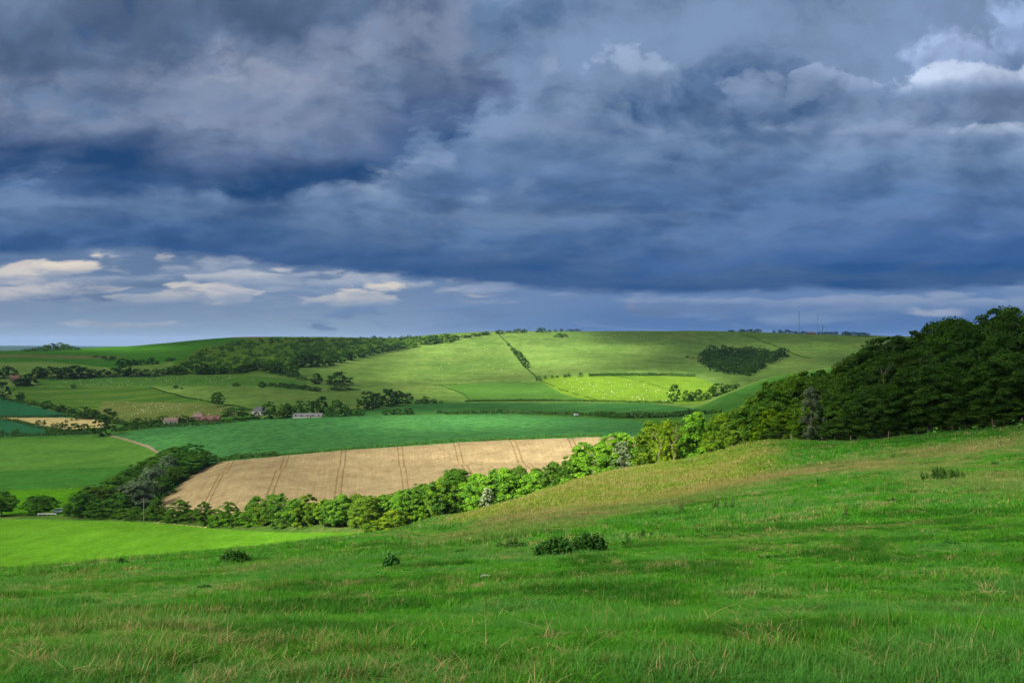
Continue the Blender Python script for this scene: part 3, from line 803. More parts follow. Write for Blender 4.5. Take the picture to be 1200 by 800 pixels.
def build_shading_clouds():
    step = 22.0
    # sheet of cloud covering everything that could shade the view
    k = (CLOUD_Z-60)/sv.z
    ox, oy = sv.x*k, sv.y*k
    xs = np.arange(-1500+ox, 1500+ox, step); ys = np.arange(-250+oy, 2350+oy, step)
    CX, CY = np.meshgrid(xs, ys, indexing='ij')
    gx, gy = CX-sv.x/sv.z*(CLOUD_Z-40), CY-sv.y/sv.z*(CLOUD_Z-40)
    for _ in range(12):
        z = ground(gx, np.maximum(gy, 1.0))
        s = (CLOUD_Z-z)/sv.z
        nxg, nyg = CX-sv.x*s, CY-sv.y*s
        gx = gx*0.5+nxg*0.5; gy = gy*0.5+nyg*0.5
    px, d = xy2pd(gx, np.maximum(gy, 1.0))
    py = 400+F*(CZ-tz(px, d))/d
    # nearly behind a crest: keep to the visible relation, smooth elsewhere
    T = light_through(px, d, py)
    T = np.where(gy < 2, 0.12, T)
    # soften the light mask slightly
    for _ in range(1):
        Tp = np.pad(T, 1, mode='edge')
        T = (Tp[1:-1, 1:-1]*4+Tp[:-2, 1:-1]*2+Tp[2:, 1:-1]*2+Tp[1:-1, :-2]*2+Tp[1:-1, 2:]*2+Tp[:-2, :-2]+Tp[2:, 2:]+Tp[:-2, 2:]+Tp[2:, :-2])/16
    thick = np.clip(-np.log(np.clip(T, 0.04, 1)), 0, 3)
    rag = fbm(CX*0.008, CY*0.008, 5, 5)
    top = CLOUD_Z+10+thick*70*(0.5+rag)
    bot = CLOUD_Z-thick*10*(0.5+fbm(CX*0.01, CY*0.01, 8, 3))
    n, m = CX.shape
    # tops sheared along the sun ray so both faces carry the same shade mask
    V = np.concatenate([np.stack([CX, CY, bot], -1).reshape(-1, 3), np.stack([CX+sv.x/sv.z*(top-CLOUD_Z), CY+sv.y/sv.z*(top-CLOUD_Z), top], -1).reshape(-1, 3)])
    id_ = np.arange(n*m).reshape(n, m)
    q = np.stack([id_[:-1, :-1], id_[1:, :-1], id_[1:, 1:], id_[:-1, 1:]], -1).reshape(-1, 4)
    tm = np.minimum.reduce([T[:-1, :-1], T[1:, :-1], T[1:, 1:], T[:-1, 1:]]).reshape(-1)
    q = q[tm < 0.97]
    quads = np.concatenate([q[:, ::-1], q+n*m])
    # close the rims
    e = np.concatenate([np.sort(q[:, [0, 1]], 1), np.sort(q[:, [1, 2]], 1), np.sort(q[:, [2, 3]], 1), np.sort(q[:, [3, 0]], 1)])
    ue, cnt = np.unique(e, axis=0, return_counts=True)
    b = ue[cnt == 1]
    quads = np.concatenate([quads, np.stack([b[:, 0], b[:, 1], b[:, 1]+n*m, b[:, 0]+n*m], -1)])
    m_, t, out = new_mat('shading_cloud')
    veil = attr(t, 'clear')
    tr = t.new('ShaderNodeBsdfTransparent'); df = t.new('ShaderNodeBsdfDiffuse'); tl = t.new('ShaderNodeBsdfTranslucent')
    df.inputs['Color'].default_value = (.9, .9, .9, 1); tl.inputs['Color'].default_value = (.9, .9, .92, 1)
    mx = t.new('ShaderNodeMixShader'); mx.inputs[0].default_value = 0.42
    t.l.new(df.outputs[0], mx.inputs[1]); t.l.new(tl.outputs[0], mx.inputs[2])
    m2 = t.new('ShaderNodeMixShader'); t.put(m2.inputs[0], veil)
    t.l.new(mx.outputs[0], m2.inputs[1]); t.l.new(tr.outputs[0], m2.inputs[2])
    t.l.new(m2.outputs[0], out.inputs[0])
    cl = np.sqrt(T).reshape(-1)
    me = mesh_np('cloud', V, quads, mats=(m_,), smooth=True, vattr={'clear': np.concatenate([cl, cl])})
    tag(link('shading_clouds', me), 'unseen cloud cover shaped to shade the valley in patches', None, None, 'stuff')
build_shading_clouds()

# ------------------------------------------------------------------ the air
def build_haze():
    m, t, out = new_mat('haze_air')
    v = t.new('ShaderNodeVolumePrincipled')
    v.inputs['Color'].default_value = (.38, .58, 1.0, 1); v.inputs['Density'].default_value = HAZE; v.inputs['Anisotropy'].default_value = 0.1
    t.l.new(v.outputs[0], out.inputs['Volume'])
    zlo = float(VV[:, 2].min())-1.0; zhi = 165.0
    o = MB().box(-19000, 19000, -15500, 14600, zlo, zhi).build('haze', m)
    tag(o, 'thin bluish haze over the valley', None, None, 'stuff')
HAZE = 2.4e-5
build_haze()
# ------------------------------------------------------------------ leaves and bark
def leaf_mat(name, dark, light, trans=0.38, gloss=0.02):
    m, t, out = new_mat(name)
    tint = attr(t, 'tint')
    oi = t.new('ShaderNodeObjectInfo')
    c = t.mix(tint, dark, light)
    c = t.mix(1.0, c, oi.outputs['Color'], 'MULTIPLY')
    c = t.vm('SCALE', c, None, t.lin(oi.outputs['Random'], 0, 1, 0.86, 1.14))
    df = t.new('ShaderNodeBsdfDiffuse'); t.put(df.inputs['Color'], c)
    tl = t.new('ShaderNodeBsdfTranslucent')
    t.put(tl.inputs['Color'], t.mix(1.0, c, (1.25, 1.15, 0.45), 'MULTIPLY'))
    mx = t.new('ShaderNodeMixShader'); mx.inputs[0].default_value = trans
    t.l.new(df.outputs[0], mx.inputs[1]); t.l.new(tl.outputs[0], mx.inputs[2])
    gl = t.new('ShaderNodeBsdfGlossy'); gl.inputs['Roughness'].default_value = 0.5; gl.inputs['Color'].default_value = (1, 1, 1, 1)
    m2 = t.new('ShaderNodeMixShader'); m2.inputs[0].default_value = gloss*0.5
    t.l.new(mx.outputs[0], m2.inputs[1]); t.l.new(gl.outputs[0], m2.inputs[2])
    t.l.new(m2.outputs[0], out.inputs[0])
    return m
LEAF = leaf_mat('leaf', (.024, .085, .004), (.115, .22, .010))
BARK = plain('bark', (.10, .085, .065), 0.9, 0, .35, 2.0)
PALEBARK = plain('pale_bark', (.17, .14, .09), 0.9, 0, .3, 2.0)

def unit(v): return v/(np.linalg.norm(v, axis=-1, keepdims=True)+1e-9)

def leaf_quads(C, Nrm, size, g, aspect=0.62):
    """rhombic leaf sprays centred at C facing Nrm"""
    n = len(C)
    a = unit(np.cross(Nrm, unit(g.normal(size=(n, 3)))))
    b = np.cross(Nrm, a)
    s = (size*g.uniform(.65, 1.35, n))[:, None]
    bend = Nrm*s*0.18
    V = np.stack([C-a*s-bend, C+b*s*aspect, C+a*s-bend, C-b*s*aspect], 1).reshape(-1, 3)
    return V, np.arange(n*4).reshape(n, 4)

def crown_np(seed, H=10.0, Wd=7.0, base=0.16, n_cl=85, per=90, leaf=0.26, flat=0.5, style='broad', lean=0.0, shell=0.6):
    g = np.random.default_rng(seed)
    C, N, T = [], [], []
    cls = []
    for i in range(n_cl):
        for _ in range(20):
            h = g.uniform(0, 1)
            if style == 'broad': rad = (math.sin(math.pi*min(1, (h*0.88+0.10)))**0.62)
            elif style == 'upright': rad = (math.sin(math.pi*min(1, (h*0.80+0.14)))**0.85)*0.85
            elif style == 'cone': rad = (1-h)**0.75*0.95+0.06
            elif style == 'bush': rad = math.sqrt(max(0, 1-h*h))
            else: rad = (math.sin(math.pi*min(1, (h*0.85+0.13)))**0.55)
            if g.uniform() < rad+0.12: break
        an = g.uniform(0, 2*math.pi)
        # uneven outline: lobes
        lob = 1+0.22*math.sin(an*2+seed)+0.16*math.sin(an*3+seed*2.1+h*4)+0.12*math.sin(h*9+seed)
        rf = g.uniform(shell, 1.0)**0.7 if g.uniform() < 0.82 else g.uniform(0.1, 0.6)
        r = rad*Wd/2*rf*lob
        z = H*(base+(1-base)*h*0.95)
        p = np.array([r*math.cos(an)+lean*h, r*math.sin(an), z])
        a = Wd*g.uniform(.045, .135)*(1.0 if style != 'cone' else .8)
        if g.uniform() < .16: p = p*np.array([1.12, 1.12, 1.0])+np.array([0, 0, H*.03]); a *= .55
        cls.append((p, a, an, h, rad))
        k = int(per*g.uniform(.6, 1.4))
        q = g.normal(size=(k, 3)); q = unit(q)*(g.uniform(0, 1, (k, 1))**0.45)
        q[:, 2] = np.abs(q[:, 2])*np.where(g.uniform(size=k) < .75, 1, -0.8)
        out = np.array([math.cos(an), math.sin(an), 0.0])
        loc = q*np.array([a, a, a*flat])
        # branches sag outwards
        loc[:, 2] -= 0.28*(loc@out)
        C.append(p+loc)
        nn = unit(q*np.array([.5, .5, .7])+out*0.35+np.array([0, 0, .65])+g.normal(size=(k, 3))*0.55)
        N.append(nn)
        ct = g.uniform(0.15, .85)
        T.append(np.clip(ct+g.normal(size=k)*0.22, 0, 1))
    C = np.concatenate(C); N = np.concatenate(N); T = np.concatenate(T)
    V, q = leaf_quads(C, N, leaf, g)
    return V, q, T, cls

def trunk_np(mb, H, rad, cls, g, lean=0.0, n_limb=8, base=0.16, topf=0.72):
    pts = [(0, 0, -0.6)]
    for k in range(1, 6):
        f = k/5
        pts.append((lean*f+g.normal()*0.10*f*H*0.12, g.normal()*0.10*f*H*0.12, H*topf*f))
    mb.tube(pts, [rad*1.35, rad, rad*.85, rad*.65, rad*.42, rad*.16], 7)
    big = sorted(cls, key=lambda c: -c[4]*g.uniform(.3, 1))[:n_limb]
    for p, a, an, h, rd in big:
        z0 = max(H*base*0.8, min(p[2]*0.72, H*topf*0.9))
        f = z0/(H*topf)
        s = (lean*f, 0, z0)
        mid = (s[0]*.45+p[0]*.55, p[1]*.55, z0*.35+p[2]*.65+0.1*H*0.1)
        mb.tube([s, mid, tuple(p)], [rad*.42*(1-f*.5), rad*.25*(1-f*.5), rad*.06], 5)

class Kind: pass
def tree_kind(seed, leaves_mat=LEAF, bark=BARK, single=False, trunk_r=0.20, n_limb=8, **kw):
    k = Kind(); g = np.random.default_rng(seed+100)
    V, q, T, cls = crown_np(seed, **kw)
    mb = MB()
    trunk_np(mb, kw.get('H', 10.0), trunk_r, cls, g, kw.get('lean', 0), n_limb, kw.get('base', .16))
    k.W = kw.get('Wd', 7.0); k.H = 10.0
    if single:
        nv = len(V)
        V2 = np.concatenate([V, np.array(mb.v)])
        quads = np.concatenate([q, np.array(mb.q)+nv]); tris = np.array(mb.t)+nv
        mi = np.concatenate([np.zeros(len(q)), np.ones(len(mb.q)+len(mb.t))])
        k.mesh = mesh_np('tree_mesh', V2, quads, tris, mats=(leaves_mat, bark), mat_idx=mi,
                         fattr={'tint': np.concatenate([T, np.zeros(len(mb.q)+len(mb.t))])})
        k.crown = None
    else:
        k.crown = mesh_np('crown_mesh', V, q, mats=(leaves_mat,), fattr={'tint': T})
        k.trunk = mesh_np('trunk_mesh', mb.v, mb.q, mb.t, mats=(bark,), smooth=True)
        k.mesh = None
    return k

BROAD = [tree_kind(s, Wd=w, n_cl=260, per=150, leaf=.115, flat=f+.12) for s, w, f in ((1, 7.4, .45), (2, 6.6, .55), (3, 8.0, .42), (4, 7.0, .5), (5, 7.6, .38))]
UPR = [tree_kind(s, style='upright', Wd=w, base=.08, n_cl=230, per=140, leaf=.11, flat=.95) for s, w in ((11, 5.4), (12, 4.8), (13, 6.0))]
BUSHY = [tree_kind(s, style='bush', Wd=w, base=.03, n_cl=110, per=170, leaf=.17, flat=.6, trunk_r=.12) for s, w in ((21, 10.5), (22, 9.0), (23, 12.0))]
WILLOW = [tree_kind(s, style='broad', Wd=w, base=.06, n_cl=100, per=190, leaf=.15, flat=.8) for s, w in ((31, 7.5), (32, 8.5))]
FAR = [tree_kind(s, single=True, Wd=w, base=b, n_cl=60, per=40, leaf=.40, flat=.8, style=st, n_limb=4) for s, w, b, st in
       ((41, 8.5, .03, 'broad'), (42, 7.5, .05, 'broad'), (43, 9.5, .02, 'broad'), (44, 6.5, .02, 'upright'), (45, 10.0, .02, 'bush'), (46, 11.5, .02, 'bush'))]
LONE = tree_kind(51, Wd=9.0, base=.22, n_cl=80, per=60, leaf=.30, flat=.5)
BARE = None

def put_tree(kind, X, Y, Z, H, Wd, label, group=None, color=(1, 1, 1), name='tree', cat='tree', rz=None):
    sx = Wd/kind.W; sz = H/10.0
    rz = random.uniform(0, 6.28) if rz is None else rz
    if kind.crown is None:
        o = link(name, kind.mesh); o.location = (X, Y, Z); o.rotation_euler = (0, 0, rz); o.scale = (sx, sx, sz)
        o.color = (*color, 1)
    else:
        o = empty(name, (X, Y, Z), rz); o.scale = (sx, sx, sz)
        c = link('crown', kind.crown, o); c.color = (*color, 1)
        link('trunk', kind.trunk, o)
    tag(o, label, cat, group)
    return o

def px_tree(kind, px, d, top_py, wpx, label, group=None, color=(1, 1, 1), name='tree', cat='tree', sink=0.0, rz=None):
    """a tree on the land at (view column, depth) reaching up to a given height in the photo"""
    X, Y, Z = W(px, d)
    H = max(0.6, (CZ-(top_py-400)/F*d)-Z)*1.07+sink
    return put_tree(kind, X, Y, Z-sink, H, wpx/F*d, label, group, color, name, cat, rz)

# ------------------------------------------------------------------ tree line from the hollow up to the wood
ORD = 'first second third fourth fifth sixth seventh eighth ninth tenth eleventh twelfth thirteenth fourteenth fifteenth sixteenth seventeenth eighteenth nineteenth twentieth'.split()
def ordw(n):
    return ORD[n] if n < 20 else 'twenty-'+ORD[n-20] if n < 29 else 'thirtieth'
topline = [(190, 592), (215, 588), (240, 592), (262, 590), (300, 586), (330, 584), (365, 586), (400, 582), (432, 580), (455, 580), (478, 572), (500, 564), (522, 558), (548, 556), (575, 550), (600, 542), (630, 545), (655, 543),
           (680, 530), (705, 515), (722, 510), (745, 507), (780, 495), (806, 489), (830, 478), (852, 468), (872, 459), (890, 452), (908, 446), (925, 438), (945, 430), (970, 420), (1000, 407), (1030, 397), (1060, 386), (1100, 374), (1140, 371), (1170, 362), (1200, 352), (1300, 330)]
topline = [(a, b+np.interp(a, [760, 830, 1000, 1060, 1120], [0, 9, 12, 8, 5])) for a, b in topline]
TLX = np.array([a for a, b in topline], float); TLY = np.array([b for a, b in topline], float)
def top_at(px): return float(np.interp(px, TLX, TLY))

front = []
px = 300.0; i = 0
while px < 905:
    d7 = line_d(np.array([px]), 7)[0]; d5 = line_d(np.array([px]), 5)[0]
    dd = float(d7+4+random.uniform(0, 4)) if px < 500 else float(d5+6+random.uniform(-1.0, 4))
    tp = top_at(px)+random.choice((-6, -3, 0, 2, 5, 9))+random.uniform(-2, 2)
    X, Y, Z = W(px, dd)
    hpx = F*((CZ-(tp-400)/F*dd)-Z)/dd
    wpx = max(22, hpx*random.uniform(.62, 1.1))
    k = random.choice(UPR) if (px > 660 and random.random() < .45) else random.choice(BROAD)
    if px < 470: k = random.choice(BROAD+BUSHY)
    front.append([px, dd, tp, wpx, k])
    px += wpx*random.uniform(.38, .62) if px < 500 else wpx*random.uniform(.42, .68)
named = {}
for i, (px, dd, tp, wpx, k) in enumerate(front):
    v = random.random()
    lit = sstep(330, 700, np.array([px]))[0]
    colr = np.array([1.2+.30*lit, 1.35+.22*lit, 1.6])*random.uniform(.85, 1.3)  # sunlight put into the leaf tint, brighter along the lit stretch
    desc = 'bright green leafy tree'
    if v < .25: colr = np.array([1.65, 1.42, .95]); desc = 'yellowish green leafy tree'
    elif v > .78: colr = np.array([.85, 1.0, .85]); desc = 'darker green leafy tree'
    if px < 470: where = f'{ordw(i)} along the hedge from the wheat corner'
    else:
        j = i-sum(1 for f in front if f[0] < 470)
        where = f'{ordw(j)} uphill from the metal gate'
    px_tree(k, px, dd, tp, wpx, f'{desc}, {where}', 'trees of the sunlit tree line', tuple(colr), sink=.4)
# a second rank behind, filling the gaps
px = 330.0
while px < 930:
    d7 = line_d(np.array([px]), 7)[0]; d5 = line_d(np.array([px]), 5)[0]
    dd = float(d7+12) if px < 500 else float(d5+17+random.uniform(-2, 4))
    tp = top_at(px)+random.uniform(0, 9)
    wpx = random.uniform(30, 44) if px < 620 else random.uniform(34, 52)
    px_tree(random.choice(BROAD), px, dd, tp, wpx, 'green tree half hidden in the second rank of the tree line', 'second rank of the tree line', (random.uniform(.85, 1.2), 1.0, .9), sink=.3)
    px += wpx*random.uniform(.55, .8)
# trees that stand out
SIL = leaf_mat('silver_leaf', (.15, .20, .11), (.36, .42, .26), .3)
SILV = tree_kind(61, leaves_mat=SIL, style='broad', Wd=6.0, base=.03, n_cl=110, per=120, leaf=.17, flat=.7)
SILB = tree_kind(62, leaves_mat=SIL, style='bush', Wd=9.0, base=.03, n_cl=70, per=80, leaf=.24, flat=.6)
SILW = tree_kind(63, leaves_mat=SIL, style='broad', Wd=8.0, base=.03, n_cl=150, per=140, leaf=.20, flat=.8)
px_tree(SILV, 730, 200, 518, 22, 'silvery white leaved tree standing in the sunlit tree line above the wheat', None, (.72, .78, .70))
px_tree(SILV, 570, 226, 572, 15, 'small silvery grey tree low in the tree line near the animal pen', None, (1.1, 1.1, 1.1))
px_tree(SILB, 616, 217, 581, 20, 'low silvery bush under the trees at the foot of the sunlit slope', None, (.9, 1, .9), name='bush', cat='bush')
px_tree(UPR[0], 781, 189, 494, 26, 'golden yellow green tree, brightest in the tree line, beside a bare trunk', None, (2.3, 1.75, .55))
px_tree(SILV, 951, 148.5, 455, 26, 'tall grey white leaved tree in the edge of the dark wood', None, (.36, .42, .36))
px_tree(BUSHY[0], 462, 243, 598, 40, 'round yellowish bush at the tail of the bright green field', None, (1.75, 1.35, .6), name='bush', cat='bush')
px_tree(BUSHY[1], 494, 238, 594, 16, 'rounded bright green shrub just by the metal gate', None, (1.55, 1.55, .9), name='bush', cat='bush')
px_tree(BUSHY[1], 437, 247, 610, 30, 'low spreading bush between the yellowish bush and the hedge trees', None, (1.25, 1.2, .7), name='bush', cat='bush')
# dead pale stems between the trees
def bare_tree(px, d, top, label, seed, bark=None):
    g = np.random.default_rng(seed)
    X, Y, Z = W(px, d); H = (CZ-(top-400)/F*d)-Z
    mb = MB(); pts = [(0, 0, -.3)]+[(g.normal()*.12*k, g.normal()*.12*k, H*k/6) for k in range(1, 7)]
    mb.tube(pts, [.13, .11, .09, .07, .05, .035, .012], 6)
    for k in range(16):
        f = g.uniform(.35, .98); i = int(f*6); p = Vector(pts[min(i, 6)]); an = g.uniform(0, 6.28); L = H*g.uniform(.12, .25)
        q = p+Vector((math.cos(an)*L*.6, math.sin(an)*L*.6, L*.8))
        mb.tube([p, (p+q)/2+Vector((0, 0, -.1*L)), q], [.03, .022, .008], 4)
    o = mb.build('dead_tree', bark or PALEBARK, None, True); o.location = (X, Y, Z)
    tag(o, label, 'tree')
bare_tree(695, 207, 528, 'pale bare trunk beside the dark gap in the tree line', 71)
bare_tree(790, 186, 500, 'thin bare trunk next to the golden green tree', 72)
bare_tree(772, 188, 505, 'slim leafless trunk between two yellow green trees of the tree line', 73)
bare_tree(1037, 143, 425, 'bare greyish tree with spread twigs against the dark wood', 74, BARK)

# ------------------------------------------------------------------ the dark wood on the slope
n_w = 0
for rank, (off, sp, drop, groupname) in enumerate(((4, .62, 0.46, 'front'), (13, .72, 0.22, 'second'), (24, .85, 0.06, 'third'), (36, .9, 0.0, 'rear'))):
    px = 903.0+rank*10
    while px < 1330:
        d5 = line_d(np.array([px]), 5)[0]
        dd = float(d5+off+random.uniform(-1.5, 3))
        X, Y, Z = W(px, dd)
        base_py = 400+F*(CZ-Z)/dd; ty = top_at(px)
        b5 = 400+F*(CZ-float(tz(px, d5)))/d5
        tp = ty+(b5-ty)*drop*random.uniform(.75, 1.2)+random.uniform(-6, 6)
        hpx = base_py-tp
        wpx = min(95, hpx*random.uniform(.6, .8)) if rank else min(85, hpx*random.uniform(.75, .95))
        wpx = max(wpx, 40)*1.1
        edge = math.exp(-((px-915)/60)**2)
        c = np.array([.38+.8*edge, .52+.66*edge, .36])*random.uniform(.75, 1.15)  # cloud shade put into the leaf tint, lighter at the sunlit corner
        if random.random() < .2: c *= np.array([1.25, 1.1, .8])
        lab = ('dense dark green tree in the wood on the slope, standing behind its front row', 'trees inside the dark wood') if rank else \
              (f'dark low boughed tree, {ordw(n_w)} along the front of the dark wood', 'front row of the dark wood')
        n_w += (rank == 0)
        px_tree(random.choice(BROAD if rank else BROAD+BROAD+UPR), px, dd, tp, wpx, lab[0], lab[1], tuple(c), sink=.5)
        px += wpx*sp*random.uniform(.6, .95)
# under-storey bushes along the wood's edge
px = 912; i = 0
while px < 1215:
    d5 = line_d(np.array([px]), 5)[0]
    b5 = 400+F*(CZ-float(tz(px, d5)))/d5
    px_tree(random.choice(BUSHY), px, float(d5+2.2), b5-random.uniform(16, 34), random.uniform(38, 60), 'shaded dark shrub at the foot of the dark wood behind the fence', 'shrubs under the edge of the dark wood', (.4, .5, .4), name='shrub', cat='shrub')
    px += random.uniform(26, 44)
# nettles and brambles under the fence line
# ------------------------------------------------------------------ clump of trees left of the wheat, with silver willows
P_ = [(118, 575, 596, 40), (135, 560, 588, 34), (150, 552, 578, 36), (168, 542, 568, 38), (185, 535, 560, 38), (205, 526, 550, 40), (226, 522, 545, 36), (240, 530, 548, 24), (212, 533, 556, 38), (195, 545, 568, 38), (178, 556, 580, 40),
      (160, 568, 592, 40), (140, 580, 602, 36), (96, 577, 606, 32), (112, 570, 600, 36), (122, 588, 606, 34), (222, 537, 556, 34), (205, 548, 568, 30), (190, 560, 582, 30)]
for i, (px, tp, bp, wpx) in enumerate(P_):
    d = 300+(606-bp)*2.2
    x_, y_, z_, d = hit(px, bp, 285)
    d = min(max(d, 300), 520)
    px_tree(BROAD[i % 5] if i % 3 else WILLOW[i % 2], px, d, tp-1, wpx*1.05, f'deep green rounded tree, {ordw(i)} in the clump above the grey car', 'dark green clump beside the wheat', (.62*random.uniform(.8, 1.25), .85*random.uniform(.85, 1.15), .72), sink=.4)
for i, (px, tp, bp, wpx, lab) in enumerate(((166, 562, 590, 34, 'largest silver grey willow in the clump beside the wheat'), (180, 547, 575, 26, 'silver grey willow in the middle of the clump beside the wheat'),
                                             (196, 536, 560, 24, 'silver grey willow highest up the clump beside the wheat'), (150, 568, 592, 22, 'small grey green willow in the dark foot of the clump'))):
    x_, y_, z_, d = hit(px, bp+2, 285); d = min(max(d-12, 296), 500)
    px_tree(SILW, px, d, tp-1, wpx*1.25, lab, None, (.40, .54, .44))
# shrubs along the foot of the clump and hedge
for i, (px, tp, wpx, c) in enumerate(((112, 594, 24, 1), (128, 595, 28, .9), (145, 596, 26, .85), (160, 594, 26, .8), (176, 596, 24, .9), (192, 597, 26, 1), (213, 586, 30, .9), (206, 599, 30, .95), (226, 598, 30, 1), (240, 588, 20, .8), (250, 597, 26, 1.25), (268, 589, 24, 1.0), (262, 600, 26, 1.5), (280, 600, 26, 1.4), (296, 594, 28, 1.5), (184, 586, 22, .8))):
    dd = float(line_d(np.array([px]), 7)[0]+3+(i % 3))
    px_tree(random.choice(BUSHY), px, dd, tp, wpx*1.15, f'green hedge shrub, {ordw(i)} along the roadside from the big dark clump', 'roadside hedge shrubs', (.8*c, .95*c, .8), name='shrub', cat='shrub', sink=.3)
px_tree(BROAD[2], 2, 345, 576, 36, 'dark round tree cut by the edge of the picture beside the lush field', None, (.55, .75, .7), sink=.3)
px_tree(BROAD[4], 46, 346, 580, 34, 'dark round tree standing alone by the white rail', None, (.6, .85, .7), sink=.3)
px_tree(BUSHY[2], 90, 338, 582, 34, 'broad dark tree beside the white car', None, (.5, .72, .62), sink=.3)
# ------------------------------------------------------------------ the far side of the valley: trees, hedges, woods
def far_tree(px, bp, h, w, label, group=None, color=(.62, .8, .8), d0=600, kind=None, name='tree', cat='tree', dmax=13000):
    x, y, z, d = hit(px, bp, d0, dmax)
    H = max(.8, h/F*d); Wd = max(.8, w/F*d)
    k = kind or (random.choice(FAR[:4]) if H > Wd*.62 else random.choice(FAR[4:]))
    c = np.array(color)*random.uniform(.85, 1.15)
    return put_tree(k, x, y, z-.2, H*1.03, Wd*1.08, label, group, tuple(c), name, cat)

def far_group(rows, noun, where, group, color, d0, **kw):
    for i, r in enumerate(rows):
        px, bp, h, w = r[:4]
        c = r[4] if len(r) > 4 else color
        far_tree(px, bp, h, w, f'{noun}, {ordw(i)} {where}', group, c, d0, **kw)

DK = (.42, .58, .56); MD = (.68, .84, .72); BR = (1.0, 1.05, .75); PALE = (1.3, 1.3, 1.25)
far_group([(8, 443, 14, 24), (-12, 444, 16, 24), (46, 443, 14, 20), (60, 443, 14, 26), (76, 443, 13, 22), (89, 443, 15, 24), (98, 443, 13, 18), (108, 442, 10, 16), (121, 441.5, 9, 16), (134, 441, 10, 16), (147, 441, 15, 17), (160, 441, 9, 14), (171, 441, 9, 14), (184, 440.5, 9, 16),
           (196, 439, 9, 14), (206, 439, 11, 18), (216, 438, 13, 22), (236, 438.5, 15, 20, (.8, .95, .85)), (247, 438.5, 9, 14), (258, 438, 9, 14), (271, 437.5, 8, 14), (285, 437, 9, 14)],
          'dark tree', 'in the belt under the smooth green hill counting from the red house', 'belt of trees under the green hill', DK, 1000)
far_tree(32, 452, 15, 23, 'big dark tree in front of the red roofed house', None, DK, 850)
far_tree(22, 452, 8, 16, 'low dark bush right beside the red roofed house', None, DK, 850)
far_tree(3, 465, 18, 20, 'tall dark tree at the top end of the diagonal hedge', None, DK, 700)
far_tree(24, 470, 12, 12, 'single rounded tree in the diagonal hedge below the striped pasture', None, DK, 700)
far_group([(40, 475, 6, 10), (55, 479, 10, 15), (64, 480, 6, 10), (72, 483, 10, 13), (80, 484, 8, 12), (87, 486, 8, 14), (98, 491, 15, 18), (107, 491, 12, 17), (114, 490, 9, 10), (127, 492, 14, 18, (.45, .6, .68)), (134, 496, 10, 12, BR), (141, 497, 6, 12)],
          'dark green tree', 'down the diagonal hedge towards the farm', 'trees of the diagonal hedge', DK, 640)
far_tree(119, 511, 25, 22, 'large dark tree at the corner of the pale field where the chalk track starts', None, (.5, .7, .62), 560)
far_group([(2, 509, 6, 9), (17, 509, 8, 9), (60, 508, 8, 12), (76, 508, 12, 12), (88, 507.5, 12, 15), (99, 507, 11, 13), (109, 507, 9, 12), (68, 508, 5, 9)],
          'small tree', 'along the hedge behind the pale field', 'trees in the hedge behind the pale field', MD, 600)
far_group([(45, 497.5, 6, 7), (52, 497.5, 6, 5), (62, 500, 5, 5), (67, 500, 5.5, 6), (73, 500, 6.5, 6), (78, 495, 4, 5), (84, 493, 3, 4), (90, 492.5, 2.5, 4)],
          'little round orchard tree', 'on the dry stubble patch', 'orchard trees on the stubble', MD, 640)
far_group([(112, 419, 3, 8), (122, 420.5, 4, 9), (131, 422, 5, 10), (143, 429, 10, 13), (155, 428, 7, 15), (166, 427, 6, 12), (178, 427, 8, 13), (198, 423, 4, 8), (203, 422, 3, 6)],
          'dark bush', 'in the short band of scrub on the green hill', 'scrub on the green hill', DK, 1200, name='bush', cat='bush')
far_group([(30, 411.5, 3, 10), (38, 411.5, 4, 10), (46, 411, 5, 11), (54, 411, 7, 12), (62, 410.5, 8.5, 14), (70, 410, 9, 14), (78, 410, 7, 12), (85, 410, 5, 10), (91, 410, 3, 8)],
          'green tree', 'across the small wood on the far skyline', 'small wood on the skyline', (.95, 1.05, .8), 1600)
far_tree(86, 454.5, 5, 6, 'lone small bush above the striped pasture', None, DK, 800, name='bush', cat='bush')
far_tree(206, 455, 4, 7, 'small round bush in the open pasture above the lone tree', None, DK, 800, name='bush', cat='bush')
far_tree(213, 456, 2.5, 4, 'tiny bush close to the small round pasture bush', None, DK, 800, name='bush', cat='bush')
far_tree(277, 452.5, 4.5, 9, 'low flat bush in the pasture below the scrub wood', None, DK, 800, name='bush', cat='bush')
far_tree(255, 476.5, 17.5, 18, 'lone dark broad crowned tree in the middle of the open pasture', None, (.5, .7, .6), 700, kind=LONE)
far_group([(262, 437, 8, 12), (282, 436, 9, 13), (291, 435, 10, 13), (301, 434, 13, 15), (312, 434, 10, 14), (321, 437, 15, 22), (340, 440, 15, 25), (331, 436, 12, 16), (352, 430, 15, 17), (364, 430, 16, 20), (373, 429, 14, 17), (386, 428, 13, 15), (399, 425, 11, 14),
           (411, 422, 10, 13), (424, 419, 11, 14), (434, 416.5, 10, 12), (444, 414.5, 9, 12), (453, 412.5, 8, 12), (462, 411, 8, 12), (471, 409, 8, 12), (483, 407, 8, 14, PALE), (499, 404, 9, 14), (511, 402.5, 10, 13), (522, 400.5, 10, 17), (533, 398.5, 6, 12)],
          'dark tree', 'up the lower edge of the scrub wood', 'lower edge of the scrub wood', DK, 850)
far_group([(307, 454, 7.5, 10), (318, 452, 4, 12), (330, 453, 5, 14), (343, 455, 6, 16), (357, 456, 5, 16), (370, 458, 5, 18), (371, 450, 13, 16), (398, 451, 15.5, 27), (400, 457, 6, 28), (386, 450, 4, 8), (354, 445, 4, 14), (344, 442, 5, 12)],
          'dark bushy tree', 'in the broken hedge crossing the pasture', 'trees of the broken pasture hedge', DK, 800)
